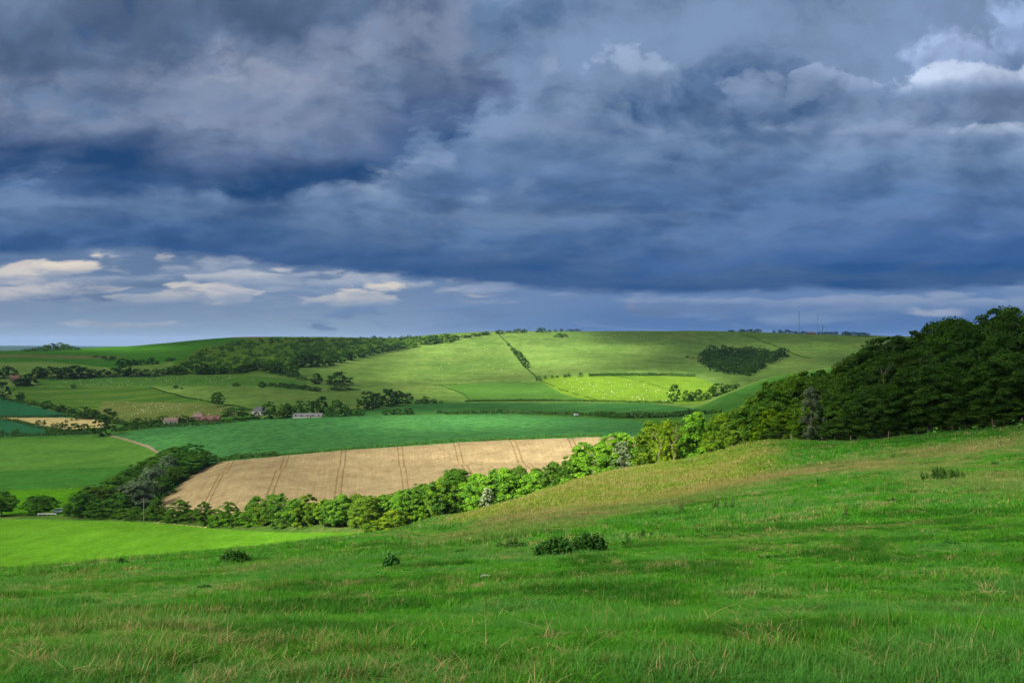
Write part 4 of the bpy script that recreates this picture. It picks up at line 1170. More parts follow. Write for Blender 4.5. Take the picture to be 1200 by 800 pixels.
far_group([(275, 496, 15.5, 38), (300, 494, 9, 12), (316, 491, 21, 17), (338, 490, 18, 14), (352, 486, 17, 16), (366, 486, 17, 20), (378, 484, 20, 17), (386, 488, 9, 12), (395, 488, 20, 19), (405, 487.5, 14, 12), (419, 487, 10, 15), (430, 480, 22, 21), (442, 478, 18, 17), (455, 476, 20.5, 25), (467, 475, 18, 19), (478, 473, 13, 13)],
          'dark farm tree', 'going along behind the root field from the red roofs', 'trees round the farm', (.52, .72, .66), 690)
far_tree(331, 491.5, 17, 18, 'yellowish brown green tree among the dark farm trees', None, (1.05, .95, .6), 690)
far_group([(499, 473, 9, 13), (509, 472.5, 6, 8), (517, 472.5, 3, 6), (454, 486.5, 6.5, 13), (465, 486.5, 7.5, 15), (479, 486, 7.5, 15), (515, 485, 4, 9), (490, 473, 5, 8)],
          'low dark bush', 'on the strip field edge near the farm trees', 'bushes by the strip field', DK, 690, name='bush', cat='bush')
far_group([(154, 502, 9, 11, (.95, 1, .9)), (162, 501.5, 10, 13), (172, 501, 10, 13), (180, 500, 8, 10), (188, 500, 12, 13, (.9, 1.05, .9)), (195, 494, 8, 9), (215, 498, 11, 15), (225, 498, 8, 10), (147, 503, 7, 9), (233, 497, 4, 8)],
          'garden tree', 'along the cottages from the track end', 'trees by the cottages', MD, 690)
far_group([(596, 405, 3, 5), (601, 411, 4, 6), (604, 415, 6, 8), (608, 419, 8, 9), (611, 423, 8, 9), (614, 427, 8, 9), (617, 431, 8, 9), (632, 446, 6, 6), (639, 444, 4.5, 4.5), (647, 443, 3.5, 4), (653, 442.5, 3, 4), (662, 442, 4, 5), (667, 441.5, 4.5, 5), (680, 441.5, 5.5, 6)],
          'dark round bush', 'down the fence line on the sunlit hill', 'bushes down the hill fence', DK, 1000, name='bush', cat='bush')
far_tree(657, 394.5, 4.5, 17, 'flat grey green thicket just under the hill crest', None, (.8, .9, .9), 1400, name='bush', cat='bush')
far_group([(545, 395.5, 3, 14), (556, 394, 3.5, 12), (566, 392.5, 3, 12), (585, 391, 4.5, 12), (597, 390, 3, 10), (607, 389.8, 5, 10), (614, 389.5, 4, 8), (634, 389, 5.5, 13), (644, 388.8, 3, 4), (651, 388.6, 3, 4), (658, 388.6, 4, 4), (668, 388.3, 3, 9), (676, 388.2, 3, 9), (570, 392, 4, 10)],
          'small dark skyline tree', 'along the big hill crest towards the masts', 'skyline trees on the big hill', DK, 1500)
far_group([(857, 388.5, 2, 9), (870, 388.8, 3.2, 9), (880, 389, 3.5, 11), (888, 389.2, 4.2, 9), (907, 389.6, 3, 4), (914, 389.8, 4.2, 5), (922, 390, 4, 11), (932, 390.3, 3, 9), (941, 390.4, 3.3, 9), (961, 391, 3.3, 9), (968, 391.3, 3.2, 9), (974, 391.6, 3.3, 8), (979.5, 391.8, 4.2, 6), (992, 392.8, 4.5, 13), (1002, 393.2, 4.5, 13), (1012, 393.8, 4.6, 13)],
          'tiny dark skyline tree', 'along the level crest beneath the masts', 'skyline trees by the masts', (.42, .6, .7), 1500)
far_group([(790, 470.5, 20.5, 15), (804, 470.5, 14, 11), (811, 470, 12, 11), (819, 469.5, 14, 13), (828, 468, 9, 10), (842, 466.5, 16, 25), (852, 463, 12, 14), (862, 458, 9, 15)],
          'grey green tree', 'along the bottom of the bright sheep field', 'trees below the sheep field', (.75, .95, .85), 800)
far_group([(783, 470.5, 2.5, 4), (773, 470.8, 2.2, 4), (757, 470.8, 2.2, 4), (806, 419, 2.6, 5), (812, 419.5, 2, 3)],
          'tiny dark bush', 'dotted near the bright sheep field', 'tiny bushes near the sheep field', DK, 850, name='bush', cat='bush')
# hanging wood on the flank of the hill
hang = [(819, 422), (826, 412), (833, 410), (855, 408.5), (866, 408.5), (900, 414), (922, 412), (926, 415), (908, 424), (893, 430), (876, 441), (871, 437), (850, 436), (837, 434), (825, 425)]
pts = []
for bp in np.arange(414, 441, 2.6):
    for px in np.arange(818+(int(bp*10) % 3)*1.5, 928, 5.2):
        q = (px+random.uniform(-1.6, 1.6), bp+random.uniform(-1, 1))
        if in_poly(np.array([q[0]]), np.array([q[1]-2.5]), hang)[0]: pts.append(q)
def crown_mass(pts, name, label, color, d0, hr, wr, kinds):
    g = np.random.default_rng(17); Vs, Qs, Ts = [], [], []; nv = 0
    for q in pts:
        x, y, z, d = hit(q[0], q[1], d0); H = g.uniform(*hr)/F*d; Wd = g.uniform(*wr)/F*d
        V, Q, T = kinds[int(g.integers(len(kinds)))]
        a = g.uniform(0, 6.28); ca, sa = math.cos(a), math.sin(a)
        P = np.stack([(V[:, 0]*ca-V[:, 1]*sa)*Wd/8.5, (V[:, 0]*sa+V[:, 1]*ca)*Wd/8.5, V[:, 2]*H/10], -1)+np.array([x, y, z-.3])
        Vs.append(P); Qs.append(Q+nv); nv += len(P); Ts.append(np.clip(T*.6+g.uniform(-.15, .5), 0, 1))
    o = link(name, mesh_np('crown_mass_mesh', np.concatenate(Vs), np.concatenate(Qs), mats=(LEAF,), fattr={'tint': np.concatenate(Ts)}))
    o.color = (*color, 1); tag(o, label, None, None, 'stuff')
MASSK = [crown_np(s_, Wd=8.5, base=.05, n_cl=34, per=22, leaf=.55, flat=.65)[:3] for s_ in (81, 82, 83)]
crown_mass(pts, 'hanging_woods', 'heart shaped dark wood hanging on the flank of the hill', (.40, .54, .56), 1100, (7.5, 11), (9, 13), MASSK)

# scrub that nobody could count: one mass over the slope
def scrub_mass():
    g = np.random.default_rng(5)
    poly = [(215, 428), (238, 409), (300, 397.5), (420, 396), (520, 394), (500, 404), (440, 413), (370, 424), (330, 430), (240, 436)]
    Vs, Qs, Ts = [], [], []; nv = 0
    pts = []
    while len(pts) < 620:
        px = g.uniform(210, 530); py = g.uniform(394, 436)
        if not in_poly(np.array([px]), np.array([py]), poly)[0]: continue
        dens = vnoise(np.array([px*.06]), np.array([py*.22]), 4)[0]
        topness = np.clip((410-py)/14, 0, 1)
        if px < 330 and g.uniform() > .25+.6*topness and dens < .55: continue
        pts.append((px, py))
    for px, py in pts:
        x, y, z, d = hit(px, py, 1000)
        s = g.uniform(2.2, 5.5); k = int(34*s/3)
        q = unit(g.normal(size=(k, 3)))*(g.uniform(0, 1, (k, 1))**.4); q[:, 2] = np.abs(q[:, 2])
        C = np.array([x, y, z])+q*np.array([s*1.1, s*1.1, s*1.15])
        N = unit(q+np.array([0, 0, .5])+g.normal(size=(k, 3))*.4)
        V, Q = leaf_quads(C, N, .95, g, .7)
        Vs.append(V); Qs.append(Q+nv); nv += len(V); Ts.append(np.clip(g.uniform(.0, .55)+g.normal(size=k)*.2, 0, 1))
    o = link('scrub_woods', mesh_np('scrub_mesh', np.concatenate(Vs), np.concatenate(Qs), mats=(LEAF,), fattr={'tint': np.concatenate(Ts)}))
    o.color = (.62, .80, .66, 1)
    tag(o, 'dark green scrub covering the slope beneath the skyline', None, None, 'stuff')
scrub_mass()

# hedges: one thing each
def hedge(pts, d0, h, w, label, color=(.6, .8, .7), leaf=.55, dens=5.0, gap=0.0, dmax=13000):
    g = np.random.default_rng(int(pts[0][0]*7+pts[0][1]))
    P = [hit(px, py, d0, dmax)[:3] for px, py in pts]
    C, N = [], []
    for a, b in zip(P[:-1], P[1:]):
        a = np.array(a); b = np.array(b); L = np.linalg.norm(b[:2]-a[:2]); n = int(L*dens*h)
        f = g.uniform(0, 1, n); s = a+(b-a)*f[:, None]
        hh = h*(.55+.9*fbm(s[:, 0]*.12, s[:, 1]*.12, 3, 3))
        if gap: 
            keep = vnoise(s[:, 0]*.08, s[:, 1]*.08, 6) > gap
            s = s[keep]; hh = hh[keep]; n = len(s)
        off = g.normal(size=n)*w*.35
        dirv = (b-a)[:2]/L; s[:, 0] += -dirv[1]*off; s[:, 1] += dirv[0]*off
        u = g.uniform(0, 1, n)**.7
        wb = (fbm(s[:, 0]*.02, s[:, 1]*.02, 14, 3)-.5)*min(9.0, 5*w); s[:, 0] += -dirv[1]*wb; s[:, 1] += dirv[0]*wb
        s[:, 2] = ground(s[:, 0], s[:, 1])+hh*u*(1-(np.abs(off)/w)**2*.6)
        C.append(s); N.append(unit(np.stack([-dirv[1]*off, dirv[0]*off, u*1.2], -1)+g.normal(size=(n, 3))*.45))
    C = np.concatenate(C); N = np.concatenate(N)
    V, Q = leaf_quads(C, N, leaf, g, .7)
    ctr = np.array(P).mean(0)
    o = link('hedge', mesh_np('hedge_mesh', V-ctr, Q, mats=(LEAF,), fattr={'tint': np.clip(g.uniform(0, .8, len(C)), 0, 1)}))
    o.location = ctr
    o.color = (*color, 1); tag(o, label, 'hedge')
hedge([(256, 540), (300, 535.5), (350, 531), (400, 527), (480, 521.5), (560, 516.6), (640, 513.5), (705, 511.5)], 415, 1.1, 1.5, 'low ragged hedge along the top of the wheat field', (1.0, 1.1, .7), .34, 12, .0, 460)
hedge([(255, 540), (290, 536.5), (330, 533)], 415, 2.2, 2.5, 'thicker dark piece of hedge at the corner of wheat and root field', (.62, .8, .6), .4, 9, 0, 460)
hedge([(545, 471), (580, 470.2), (640, 469.8), (700, 470.5), (760, 472), (790, 473)], 760, 2.0, 3, 'long dark hedge between the bright pasture and the strip field', (.62, .72, .62), .6, 6, 0, 1000)
hedge([(520, 485), (590, 484), (640, 485.5), (700, 487), (760, 490), (800, 491), (840, 489)], 600, 2.6, 4, 'dark straggling hedge along the lower edge of the strip field', DK, .6, 6, 0, 800)
hedge([(700, 487.5), (740, 490), (780, 492.5), (820, 492)], 600, 3.4, 6, 'broad dark thicket beside the small pale trailer', DK, .7, 6, 0, 800)
hedge([(0, 466), (40, 475), (95, 491)], 640, 2.4, 3, 'diagonal dark hedge above the small dark crop', DK, .6, 5, 0, 1000)
hedge([(-20, 489), (40, 489), (92, 488)], 640, 1.6, 2, 'thin dark hedge above the dry stubble patch', DK, .6, 5, 0, 900)
hedge([(-20, 489.5), (20, 494), (58, 503), (85, 508)], 620, 2.2, 2.5, 'narrow dark hedge slanting below the dry stubble', DK, .55, 6, 0, 860)
hedge([(-40, 512.5), (40, 510.5), (118, 507.5)], 580, 2.2, 2.5, 'straight dark hedge along the far side of the pale field', DK, .55, 6, 0, 760)
hedge([(130, 506), (180, 501), (232, 498), (262, 496)], 640, 2.6, 3, 'garden hedge in front of the cottages', DK, .55, 6, .2, 800)
hedge([(175, 454), (205, 462), (250, 473), (280, 477), (300, 482)], 700, 1.0, 1.2, 'thin dark field boundary running down the pasture to the lone tree', DK, .6, 4, 0, 1200)
hedge([(690, 441), (730, 440), (780, 440), (815, 441)], 1000, 3.6, 3.5, 'level hedge at the top of the bright sheep field', (.6, .78, .7), .75, 5, 0, 1400)
hedge([(632, 446), (660, 457), (690, 466), (702, 470)], 820, .9, .9, 'thin wire boundary overgrown with weeds beside the sheep', (.7, .85, .75), .5, 3, .2, 1250)
hedge([(724, 440), (752, 447), (776, 455), (800, 457)], 820, .9, .9, 'thin overgrown boundary crossing the top of the sheep field', (.7, .85, .75), .5, 3, .2, 1250)
hedge([(518, 452), (540, 461), (556, 470)], 800, 1.0, 1.0, 'thin weedy boundary on the pasture beneath the sunlit hill', (.6, .8, .7), .5, 3, .1, 1250)
hedge([(584, 391), (594, 402), (604, 415), (618, 432), (630, 446)], 1000, 1.1, 1.2, 'fence line with weeds falling straight down the sunlit hill', (.6, .8, .65), .7, 3, .1, 2000)
hedge([(866, 390.5), (890, 399), (915, 408), (950, 420)], 1100, .9, 1.8, 'dark hedge line slanting down the hill above the hanging wood', (.5, .68, .68), .8, 3, .1, 2000)
hedge([(506, 451.5), (540, 449.5), (580, 448), (630, 446.5)], 900, .8, 1.0, 'dry weedy boundary at the foot of the sunlit hill', (1.1, 1.0, .75), .6, 3, .2, 1300)
hedge([(0, 575), (60, 573.3), (120, 571.5)], 400, .5, .8, 'tan grassy boundary line between two green fields', (2.2, 1.5, 1.2), .3, 6, .25, 460)
hedge([(0, 552.5), (60, 550), (118, 548)], 450, .5, .8, 'faint weedy boundary line between the green and the pale field', (1.1, 1.1, .8), .3, 5, .3, 540)

# ------------------------------------------------------------------ buildings
WALLW = plain('white_render', (.26, .25, .245), .8); BRICK = plain('red_brick', (.12, .065, .05), .85); FLINT = plain('grey_flint', (.30, .29, .27), .85)
TILE = plain('clay_tile', (.12, .05, .04), .8, 0, .3); TILEB = plain('brown_tile', (.13, .085, .07), .8, 0, .3); SLATE = plain('grey_slate', (.10, .10, .11), .6, 0, .2); GLASS = plain('window_glass', (.03, .035, .04), .15)
WOODP = plain('weathered_wood', (.26, .19, .12), .9, 0, .3); DARKW = plain('dark_post_wood', (.10, .07, .05), .9)
def house(px, bp, d0, w, dpt, eave, ridge, rz, wall, roof, label, chim=1, wins=3, cat='house', name='house', gables=0):
    x, y, z, d = hit(px, bp, d0)
    e = empty(name, (x, y, z), rz)
    MB().box(-w/2, w/2, -dpt/2, dpt/2, -1.5, eave).build('wall', wall, e)
    rf = MB(); rf.gable(-w/2, w/2, -dpt/2, dpt/2, eave+.01, ridge, .35)
    for k in range(gables):
        cx = -w/2+w*(k+.5)/gables
        b = len(rf.v)
        hgt = eave+(ridge-eave)*.8
        rf.v += [(cx-1.7, -dpt/2-.5, eave+.02), (cx+1.7, -dpt/2-.5, eave+.02), (cx, -dpt/2-.5, hgt), (cx-1.7, 0, eave+.02), (cx+1.7, 0, eave+.02), (cx, 0, hgt)]
        rf.t += [(b, b+1, b+2), (b+3, b+5, b+4)]; rf.q += [(b, b+2, b+5, b+3), (b+1, b+4, b+5, b+2), (b, b+3, b+4, b+1)]
    r = rf.build('roof', roof, e)
    for k in range(chim):
        cx = -w/2+w*(.12+.76*k/max(1, chim-1)) if chim > 1 else w*.36
        MB().box(cx-.45, cx+.45, -.4, .4, ridge-.7, ridge+1.3).build('chimney', BRICK, r)
    for k in range(wins):
        cx = -w/2+w*(k+.5)/wins
        for zz in ((.9, 2.0), (3.0, 4.0)) if eave > 4 else ((.9, 2.0),):
            MB().box(cx-.55, cx+.55, -dpt/2-.04, -dpt/2+.05, zz[0], zz[1]).build('window', GLASS, e)
    MB().box(w*.12-.5, w*.12+.5, -dpt/2-.05, -dpt/2+.05, 0, 2.0).build('door', DARKW, e)
    return tag(e, label, cat)
house(201, 500.8, 690, 9.5, 6, 2.7, 5.0, R(8), WALLW, TILEB, 'white walled cottage with a brown tiled roof at the field edge', 1, 3)
house(214, 500, 695, 7, 4.5, 1.6, 2.7, R(5), WALLW, TILEB, 'low brown roofed outbuilding attached close to the white cottage', 0, 2, 'outbuilding', 'outbuilding')
house(247, 498, 690, 12, 6.5, 2.0, 4.2, R(6), BRICK, TILE, 'long cottage with red clay tiled roofs and gables among the garden trees', 1, 4, gables=2)
house(233, 496.6, 715, 7, 5, 2.2, 4.8, R(-10), BRICK, TILEB, 'small house with a dark reddish roof behind the red cottage', 1, 2)
house(304, 492.5, 720, 7.5, 8, 3.2, 6.2, R(70), FLINT, SLATE, 'grey slate barn with its gable between the farm trees', 0, 1, 'barn', 'barn')
house(361, 491.2, 690, 20, 7, 1.2, 3.0, R(3), FLINT, SLATE, 'long low grey roofed farm building with a red chimney', 1, 5, 'farm building', 'farm_building')
house(18, 446.5, 900, 9, 7, 3.6, 6.6, R(15), BRICK, TILE, 'red roofed house half hidden in dark trees at the valley side', 1, 3)
house(950, 391.2, 1700, 18, 8, 2.4, 4.4, R(0), BRICK, TILEB, 'low reddish building on the crest beneath the masts', 0, 4, 'building', 'building')

# ------------------------------------------------------------------ masts and poles
STEEL = plain('galvanised_steel', (.30, .32, .34), .5, .6); PSTEEL = plain('dark_steel', (.10, .11, .13), .6, .3)
def mast(px, bp, tp, label, wid=.55, cross=False):
    x, y, z, d = hit(px, bp, 1500)
    H = (bp-tp)/F*d
    e = empty('radio_mast', (x, y, z))
    m = MB()
    for sx, sy in ((-1, -1), (1, -1), (1, 1), (-1, 1)):
        m.tube([(sx*wid*.5, sy*wid*.5, -1), (sx*wid*.42, sy*wid*.42, H)], .13, 4)
    n = int(H/3)
    for k in range(n):
        z0, z1 = H*k/n, H*(k+1)/n; s = 1 if k % 2 else -1
        m.tube([(-s*wid*.5, -wid*.5, z0), (s*wid*.5, -wid*.5, z1)], .09, 3); m.tube([(-s*wid*.5, wid*.5, z0), (s*wid*.5, wid*.5, z1)], .09, 3)
    m.build('lattice', PSTEEL, e)
    MB().tube([(0, 0, H), (0, 0, H+2.5)], .10, 5).build('antenna', PSTEEL, e)
    if cross: MB().tube([(-1.6, 0, H*.82), (1.6, 0, H*.82)], .22, 4).build('crossarm', PSTEEL, e)
    for a in (0, 2.09, 4.19):
        MB().tube([(math.cos(a)*H*.35, math.sin(a)*H*.35, 0), (0, 0, H*.9)], .03, 3).build('guy_wire', PSTEEL, e)
    tag(e, label, 'mast')
mast(936.5, 390.5, 364.5, 'taller thin radio mast on the crest beside the red building')
mast(958.5, 391, 366.5, 'fainter thin radio mast just past the red building', .3)
mast(964, 391.3, 381, 'short mast with a crossarm on the crest', .5, True)
mast(621, 389.2, 381.5, 'small dark pylon among the trees on the big hill crest', .9, True)
def pole(px, bp, tp, d0, label, mat, arm=True, dmax=13000):
    x, y, z, d = hit(px, bp, d0, dmax); H = (bp-tp)/F*d
    e = empty('utility_pole', (x, y, z), .4)
    MB().tube([(0, 0, -.6), (0, 0, H)], [.16, .11], 8).build('post', mat, e)
    if arm:
        MB().box(-.9, .9, -.06, .06, H-.55, H-.43).build('crossarm', mat, e)
        for s in (-.75, 0, .75): MB().tube([(s, 0, H-.43), (s, 0, H-.2)], .05, 5).build('insulator', STEEL, e)
    tag(e, label, 'utility pole')
GREYP = plain('silvered_pole', (.11, .10, .085), .9)
x_, y_, z_ = W(168.5, 308); 
pole(168.5, 400+F*(CZ-z_)/308, 583, 300, 'grey wooden pole standing at the foot of the silver willows', GREYP, True, 330)
pole(136.5, 505.5, 497, 560, 'thin pole at the start of the chalk track', GREYP, False, 800)
pole(100, 466, 456, 800, 'thin pole in the striped pasture', GREYP, False, 1100)

# ------------------------------------------------------------------ vehicles
CARW = plain('white_car_paint', (.75, .76, .78), .25, 0, .03); CARG = plain('grey_car_paint', (.32, .33, .36), .3, 0, .03); CARO = plain('orange_paint', (.62, .18, .03), .35, 0, .05)
TYRE = plain('tyre_rubber', (.02, .02, .02), .9); CHROME = plain('wheel_rim', (.4, .4, .42), .4, .7)
LAMP = plain('lamp_glass', (.7, .7, .68), .15)
def car(px, d, label, paint, rz, dz=0.0, L=4.2, Hc=1.48):
    X, Y, Z = W(px, d)
    e = empty('parked_car', (X, Y, Z+dz), rz)
    prof = [(-L/2, .35), (-L/2, .78), (-L/2+.15, .92), (-L*.24, .98), (-L*.10, Hc), (L*.26, Hc-.02), (L*.44, 1.0), (L/2, .85), (L/2, .35)]
    m = MB(); n = len(prof)
    for yy, sc in ((-.86, 0), (.86, 0)):
        for px_, pz in prof:
            inset = .16 if pz > 1.05 else 0
            m.v.append((px_, yy+(inset if yy < 0 else -inset), pz))
    for i in range(n):
        j = (i+1) % n
        m.q.append((i, j, n+j, n+i))
    c0 = len(m.v); m.v += [(0, -.86, .6), (0, .86, .6)]
    for i in range(n):
        j = (i+1) % n
        m.t += [(c0, j, i), (c0+1, n+i, n+j)]
    m.build('body', paint, e)
    for s in (-1, 1):
        g = MB(); yy = s*.80
        g.v = [(-L*.20, s*.875, 1.0), (L*.36, s*.875, 1.0), (L*.25, s*.735, Hc-.08), (-L*.10, s*.735, Hc-.08)]; g.q = [(0, 1, 2, 3)]
        g.build('window', GLASS, e)
        for xx in (-L*.31, L*.30):
            w = MB().tube([(xx, s*.70, .32), (xx, s*.90, .32)], .32, 14).build('wheel', TYRE, e)
            MB().tube([(xx, s*.89, .32), (xx, s*.92, .32)], .19, 10).build('rim', CHROME, w)
        MB().box(-L/2-.02, -L/2+.06, s*.62-.16, s*.62+.16, .66, .80).build('headlight', LAMP, e)
    g = MB(); g.v = [(-L*.23, -.70, 1.0), (-L*.23, .70, 1.0), (-L*.115, .62, Hc-.05), (-L*.115, -.62, Hc-.05)]; g.v = [(a-.03, b, c+.03) for a, b, c in g.v]; g.q = [(0, 3, 2, 1)]
    g.build('windscreen', GLASS, e)
    tag(e, label, 'car')
car(68.5, 349, 'white car by the dark round trees beside the white rail', CARW, R(35), .2)
car(113, 352, 'grey car parked in the gap of the dark clump', CARG, R(20), 3.2)
car(130, 350, 'orange vehicle glimpsed through the trees of the dark clump', CARO, R(10), 3.2)
# white roadside rail
x_, y_, z_ = W(55, 342)
e = empty('guard_rail', (x_, y_, z_), R(4))
MB().box(-3.2, 3.2, -.04, .04, .55, .85).build('rail', plain('white_paint', (.36, .37, .37), .5), e)
for k in range(5): MB().box(-3+k*1.5-.06, -3+k*1.5+.06, -.02, .06, -.3, .7).build('post', WALLW, e)
tag(e, 'pale roadside guard rail in front of the white car', 'guard rail')
# white trailer far off
x_, y_, z_, d_ = hit(675, 487.3, 600, 760)
e = empty('trailer', (x_, y_, z_), R(20))
MB().box(-1.3, 1.3, -.8, .8, .45, 1.7).build('body', CARG, e)
MB().box(1.5, 2.6, -.06, .06, .5, .62).build('drawbar', STEEL, e)
for s in (-1, 1): MB().tube([(0, s*.8, .35), (0, s*1.0, .35)], .35, 12).build('wheel', TYRE, e)
tag(e, 'small pale trailer beside the dark hedge under the strip field', 'trailer')

# ------------------------------------------------------------------ gate, pen and fences at the tree line
x_, y_, z_ = W(507, 236)
x2, y2, z2 = W(523.5, 236)
gl = math.hypot(x2-x_, y2-y_)
e = empty('field_gate', (x_, y_, z_), math.atan2(y2-y_, x2-x_))
gm = MB()
for zz in (.25, .45, .65, .87, 1.12): gm.tube([(0.15, 0, zz), (gl-.15, 0, zz+(z2-z_)*.8)], .035, 6)
for xx in (.15, gl/2, gl-.15): gm.tube([(xx, 0, .22), (xx, 0, 1.14)], .04, 6)
gm.tube([(.15, 0, .25), (gl-.15, 0, 1.1)], .03, 6)
gm.build('gate_leaf', STEEL, e)
for xx in (0, gl): MB().box(xx-.1, xx+.1, -.1, .1, -.5, 1.45).build('gate_post', WOODP, e)
tag(e, 'grey metal field gate at the low end of the tree line', 'gate')
RUSTW = plain('new_fence_wood', (.42, .25, .12), .85, 0, .25)
PAINTB = plain('blue_grey_metal', (.26, .34, .40), .5, .5)
# post and rail panel beside the gate
def pt(px, d): return W(px, d)
a = pt(525, 235.5); b = pt(534, 234.5)
e = empty('wooden_fence_panel', a, math.atan2(b[1]-a[1], b[0]-a[0])); L_ = math.hypot(b[0]-a[0], b[1]-a[1])
for k in range(5): MB().box(L_*k/4-.06, L_*k/4+.06, -.06, .06, -.4, 1.15).build('post', RUSTW, e)
for zz in (.35, .65, .95): MB().box(0, L_, -.11, -.062, zz, zz+.1).build('rail', RUSTW, e)
tag(e, 'short new wooden rail fence next to the metal gate', 'fence')
for i, (pa, pb, d_, lab) in enumerate(((526, 537, 240, 'blue grey metal sheep hurdle nearest the gate end of the pen'), (537, 545, 240, 'blue grey metal sheep hurdle in the middle of the pen'), (545, 553, 238, 'blue grey metal sheep hurdle at the far end of the pen'))):
    a = pt(pa, d_); b = pt(pb, d_-1); L_ = math.hypot(b[0]-a[0], b[1]-a[1])
    e = empty('metal_hurdle', (a[0], a[1], a[2]+.9), math.atan2(b[1]-a[1], b[0]-a[0]))
    m = MB()
    for zz in (.15, .4, .65, .9, 1.15): m.tube([(0, 0, zz), (L_-.05, 0, zz)], .04, 6)
    m.build('rails', PAINTB, e)
    for xx in (0.03, L_/2, L_-.08): MB().tube([(xx, 0, -1.6), (xx, 0, 1.2)], .04, 6).build('upright', PAINTB, e)
    tag(e, lab, 'hurdle', None)
# troughlike handling unit behind
a = pt(545, 243)
e = empty('livestock_trailer', (a[0], a[1], a[2]+1.0), R(12))
MB().box(-1.7, 1.7, -.8, .8, .35, 1.25).build('body', PAINTB, e)
rfm = MB(); rfm.gable(-1.75, 1.75, -.85, .85, 1.255, 1.5); rfm.build('roof', STEEL, e)
for s in (-1, 1):
    for xx in (-.5, .4): MB().tube([(xx, s*.82, .3), (xx, s*1.0, .3)], .3, 12).build('wheel', TYRE, e)
MB().box(1.7, 2.9, -.05, .05, .4, .5).build('drawbar', STEEL, e)
for s in (-1, 1): MB().box(-1.4, 1.4, s*.8-.012+s*.012, s*.8+.012+s*.012, .8, 1.05).build('vent', GLASS, e)
tag(e, 'blue grey livestock trailer standing in the pen behind the hurdles', 'trailer')

def wire_fence(pxs, c5off, label, lean=.05, hgt=1.15, mats=(WOODP,)):
    e = None; tops = []
    prev = None
    for i, px in enumerate(pxs):
        d5 = float(line_d(np.array([px]), 5)[0])+c5off(px)
        X, Y, Z = W(px, d5)
        if e is None: e = empty('wire_fence', (X, Y, Z)); o0 = Vector((X, Y, Z))
        p = Vector((X, Y, Z))-o0
        h = hgt*random.uniform(.85, 1.2); lx, ly = random.uniform(-lean, lean), random.uniform(-lean, lean)
        r = random.uniform(.05, .075)
        MB().tube([p+Vector((0, 0, -.3)), p+Vector((lx, ly, h))], [r, r*.9], 7).build('post', random.choice(mats), e)
        tops.append(p+Vector((lx*.8, ly*.8, h*.85)))
    m = MB()
    for f in (1.0, .62, .3):
        for a, b in zip(tops[:-1], tops[1:]):
            a2 = Vector((a.x, a.y, a.z-(1-f)*.95)); b2 = Vector((b.x, b.y, b.z-(1-f)*.95))
            m.tube([a2, (a2+b2)/2+Vector((0, 0, -.03)), b2], .006, 3, False)
    m.build('wire', STEEL, e)
    tag(e, label, 'fence')
px = 537.0; L1 = []
while px < 905: L1.append(px); px += random.uniform(7.2, 9.5) if px < 720 else random.uniform(11, 15)
wire_fence(L1, lambda p: 0.5, 'post and wire fence along the foot of the sunlit tree line', mats=(WOODP, GREYP))
px = 905.0; L2 = []
while px < 1300: L2.append(px); px += random.uniform(12, 24)
wire_fence(L2, lambda p: 0.8, 'straggling post fence along the shady edge of the dark wood', .09, 1.1, mats=(WOODP, DARKW, GREYP))

# ------------------------------------------------------------------ sheep
def sheep_mesh():
    import bmesh
    bm = bmesh.new(); rings = []
    prof = [(.78, .62, .05), (.72, .66, .09), (.60, .74, .12), (.50, .76, .13), (.38, .68, .20), (.20, .62, .27), (-.10, .60, .31), (-.40, .62, .29), (-.58, .64, .19), (-.64, .65, .06)]
    n = 10
    for x, z, r in prof:
        rings.append([bm.verts.new((x, math.cos(2*math.pi*k/n)*r*.92, z+math.sin(2*math.pi*k/n)*r)) for k in range(n)])
    fs = []
    for a, b in zip(rings[:-1], rings[1:]):
        fs.append([bm.faces.new((a[k], a[(k+1) % n], b[(k+1) % n], b[k])) for k in range(n)])
    bm.faces.new(rings[0][::-1]); bm.faces.new(rings[-1])
    for seg in (4, 7):
        for k in (5, 8):
            f = fs[seg][k]
            r = bmesh.ops.extrude_face_region(bm, geom=[f])
            vv = [g for g in r['geom'] if isinstance(g, bmesh.types.BMVert)]
            c = sum((v.co for v in vv), Vector())/len(vv)
            for v in vv:
                v.co = Vector((c.x+(v.co.x-c.x)*.38, c.y+(v.co.y-c.y)*.55, 0.0))
    bmesh.ops.recalc_face_normals(bm, faces=bm.faces)
    me = bpy.data.meshes.new('sheep_mesh'); bm.to_mesh(me); bm.free()
    me.materials.append(WOOL)
    for p in me.polygons: p.use_smooth = True
    return me
WOOL = plain('fleece', (.50, .46, .36), .95, 0, .12, 6)
SHEEP = sheep_mesh()
def flock(n, poly, d0, dmax, label, group, size=1.25, rnd=1):
    g = random.Random(rnd); k = 0
    xs = [p[0] for p in poly]; ys = [p[1] for p in poly]
    while k < n:
        px, py = g.uniform(min(xs), max(xs)), g.uniform(min(ys), max(ys))
        if not in_poly(np.array([px]), np.array([py]), poly)[0]: continue
        x, y, z, d = hit(px, py, d0, dmax)
        o = link('sheep', SHEEP); o.location = (x, y, z-.03); o.rotation_euler = (0, 0, g.uniform(0, 6.28))
        s = size*.66*g.uniform(.85, 1.12); o.scale = (s, s, s)
        tag(o, label, 'sheep', group); k += 1
flock(78, [(640, 449), (668, 443), (720, 441.5), (760, 448), (785, 456), (800, 465), (782, 470), (700, 467), (660, 456)], 830, 1260, 'cream sheep grazing in the brightest sunlit pasture below the hill', 'sheep in the bright pasture', 1.35, 3)
flock(78, [(48, 445), (110, 443.5), (280, 440), (300, 445), (240, 451), (100, 452.5)], 880, 1260, 'pale sheep in the long pasture below the belt of dark trees', 'sheep in the long pasture', 1.25, 4)
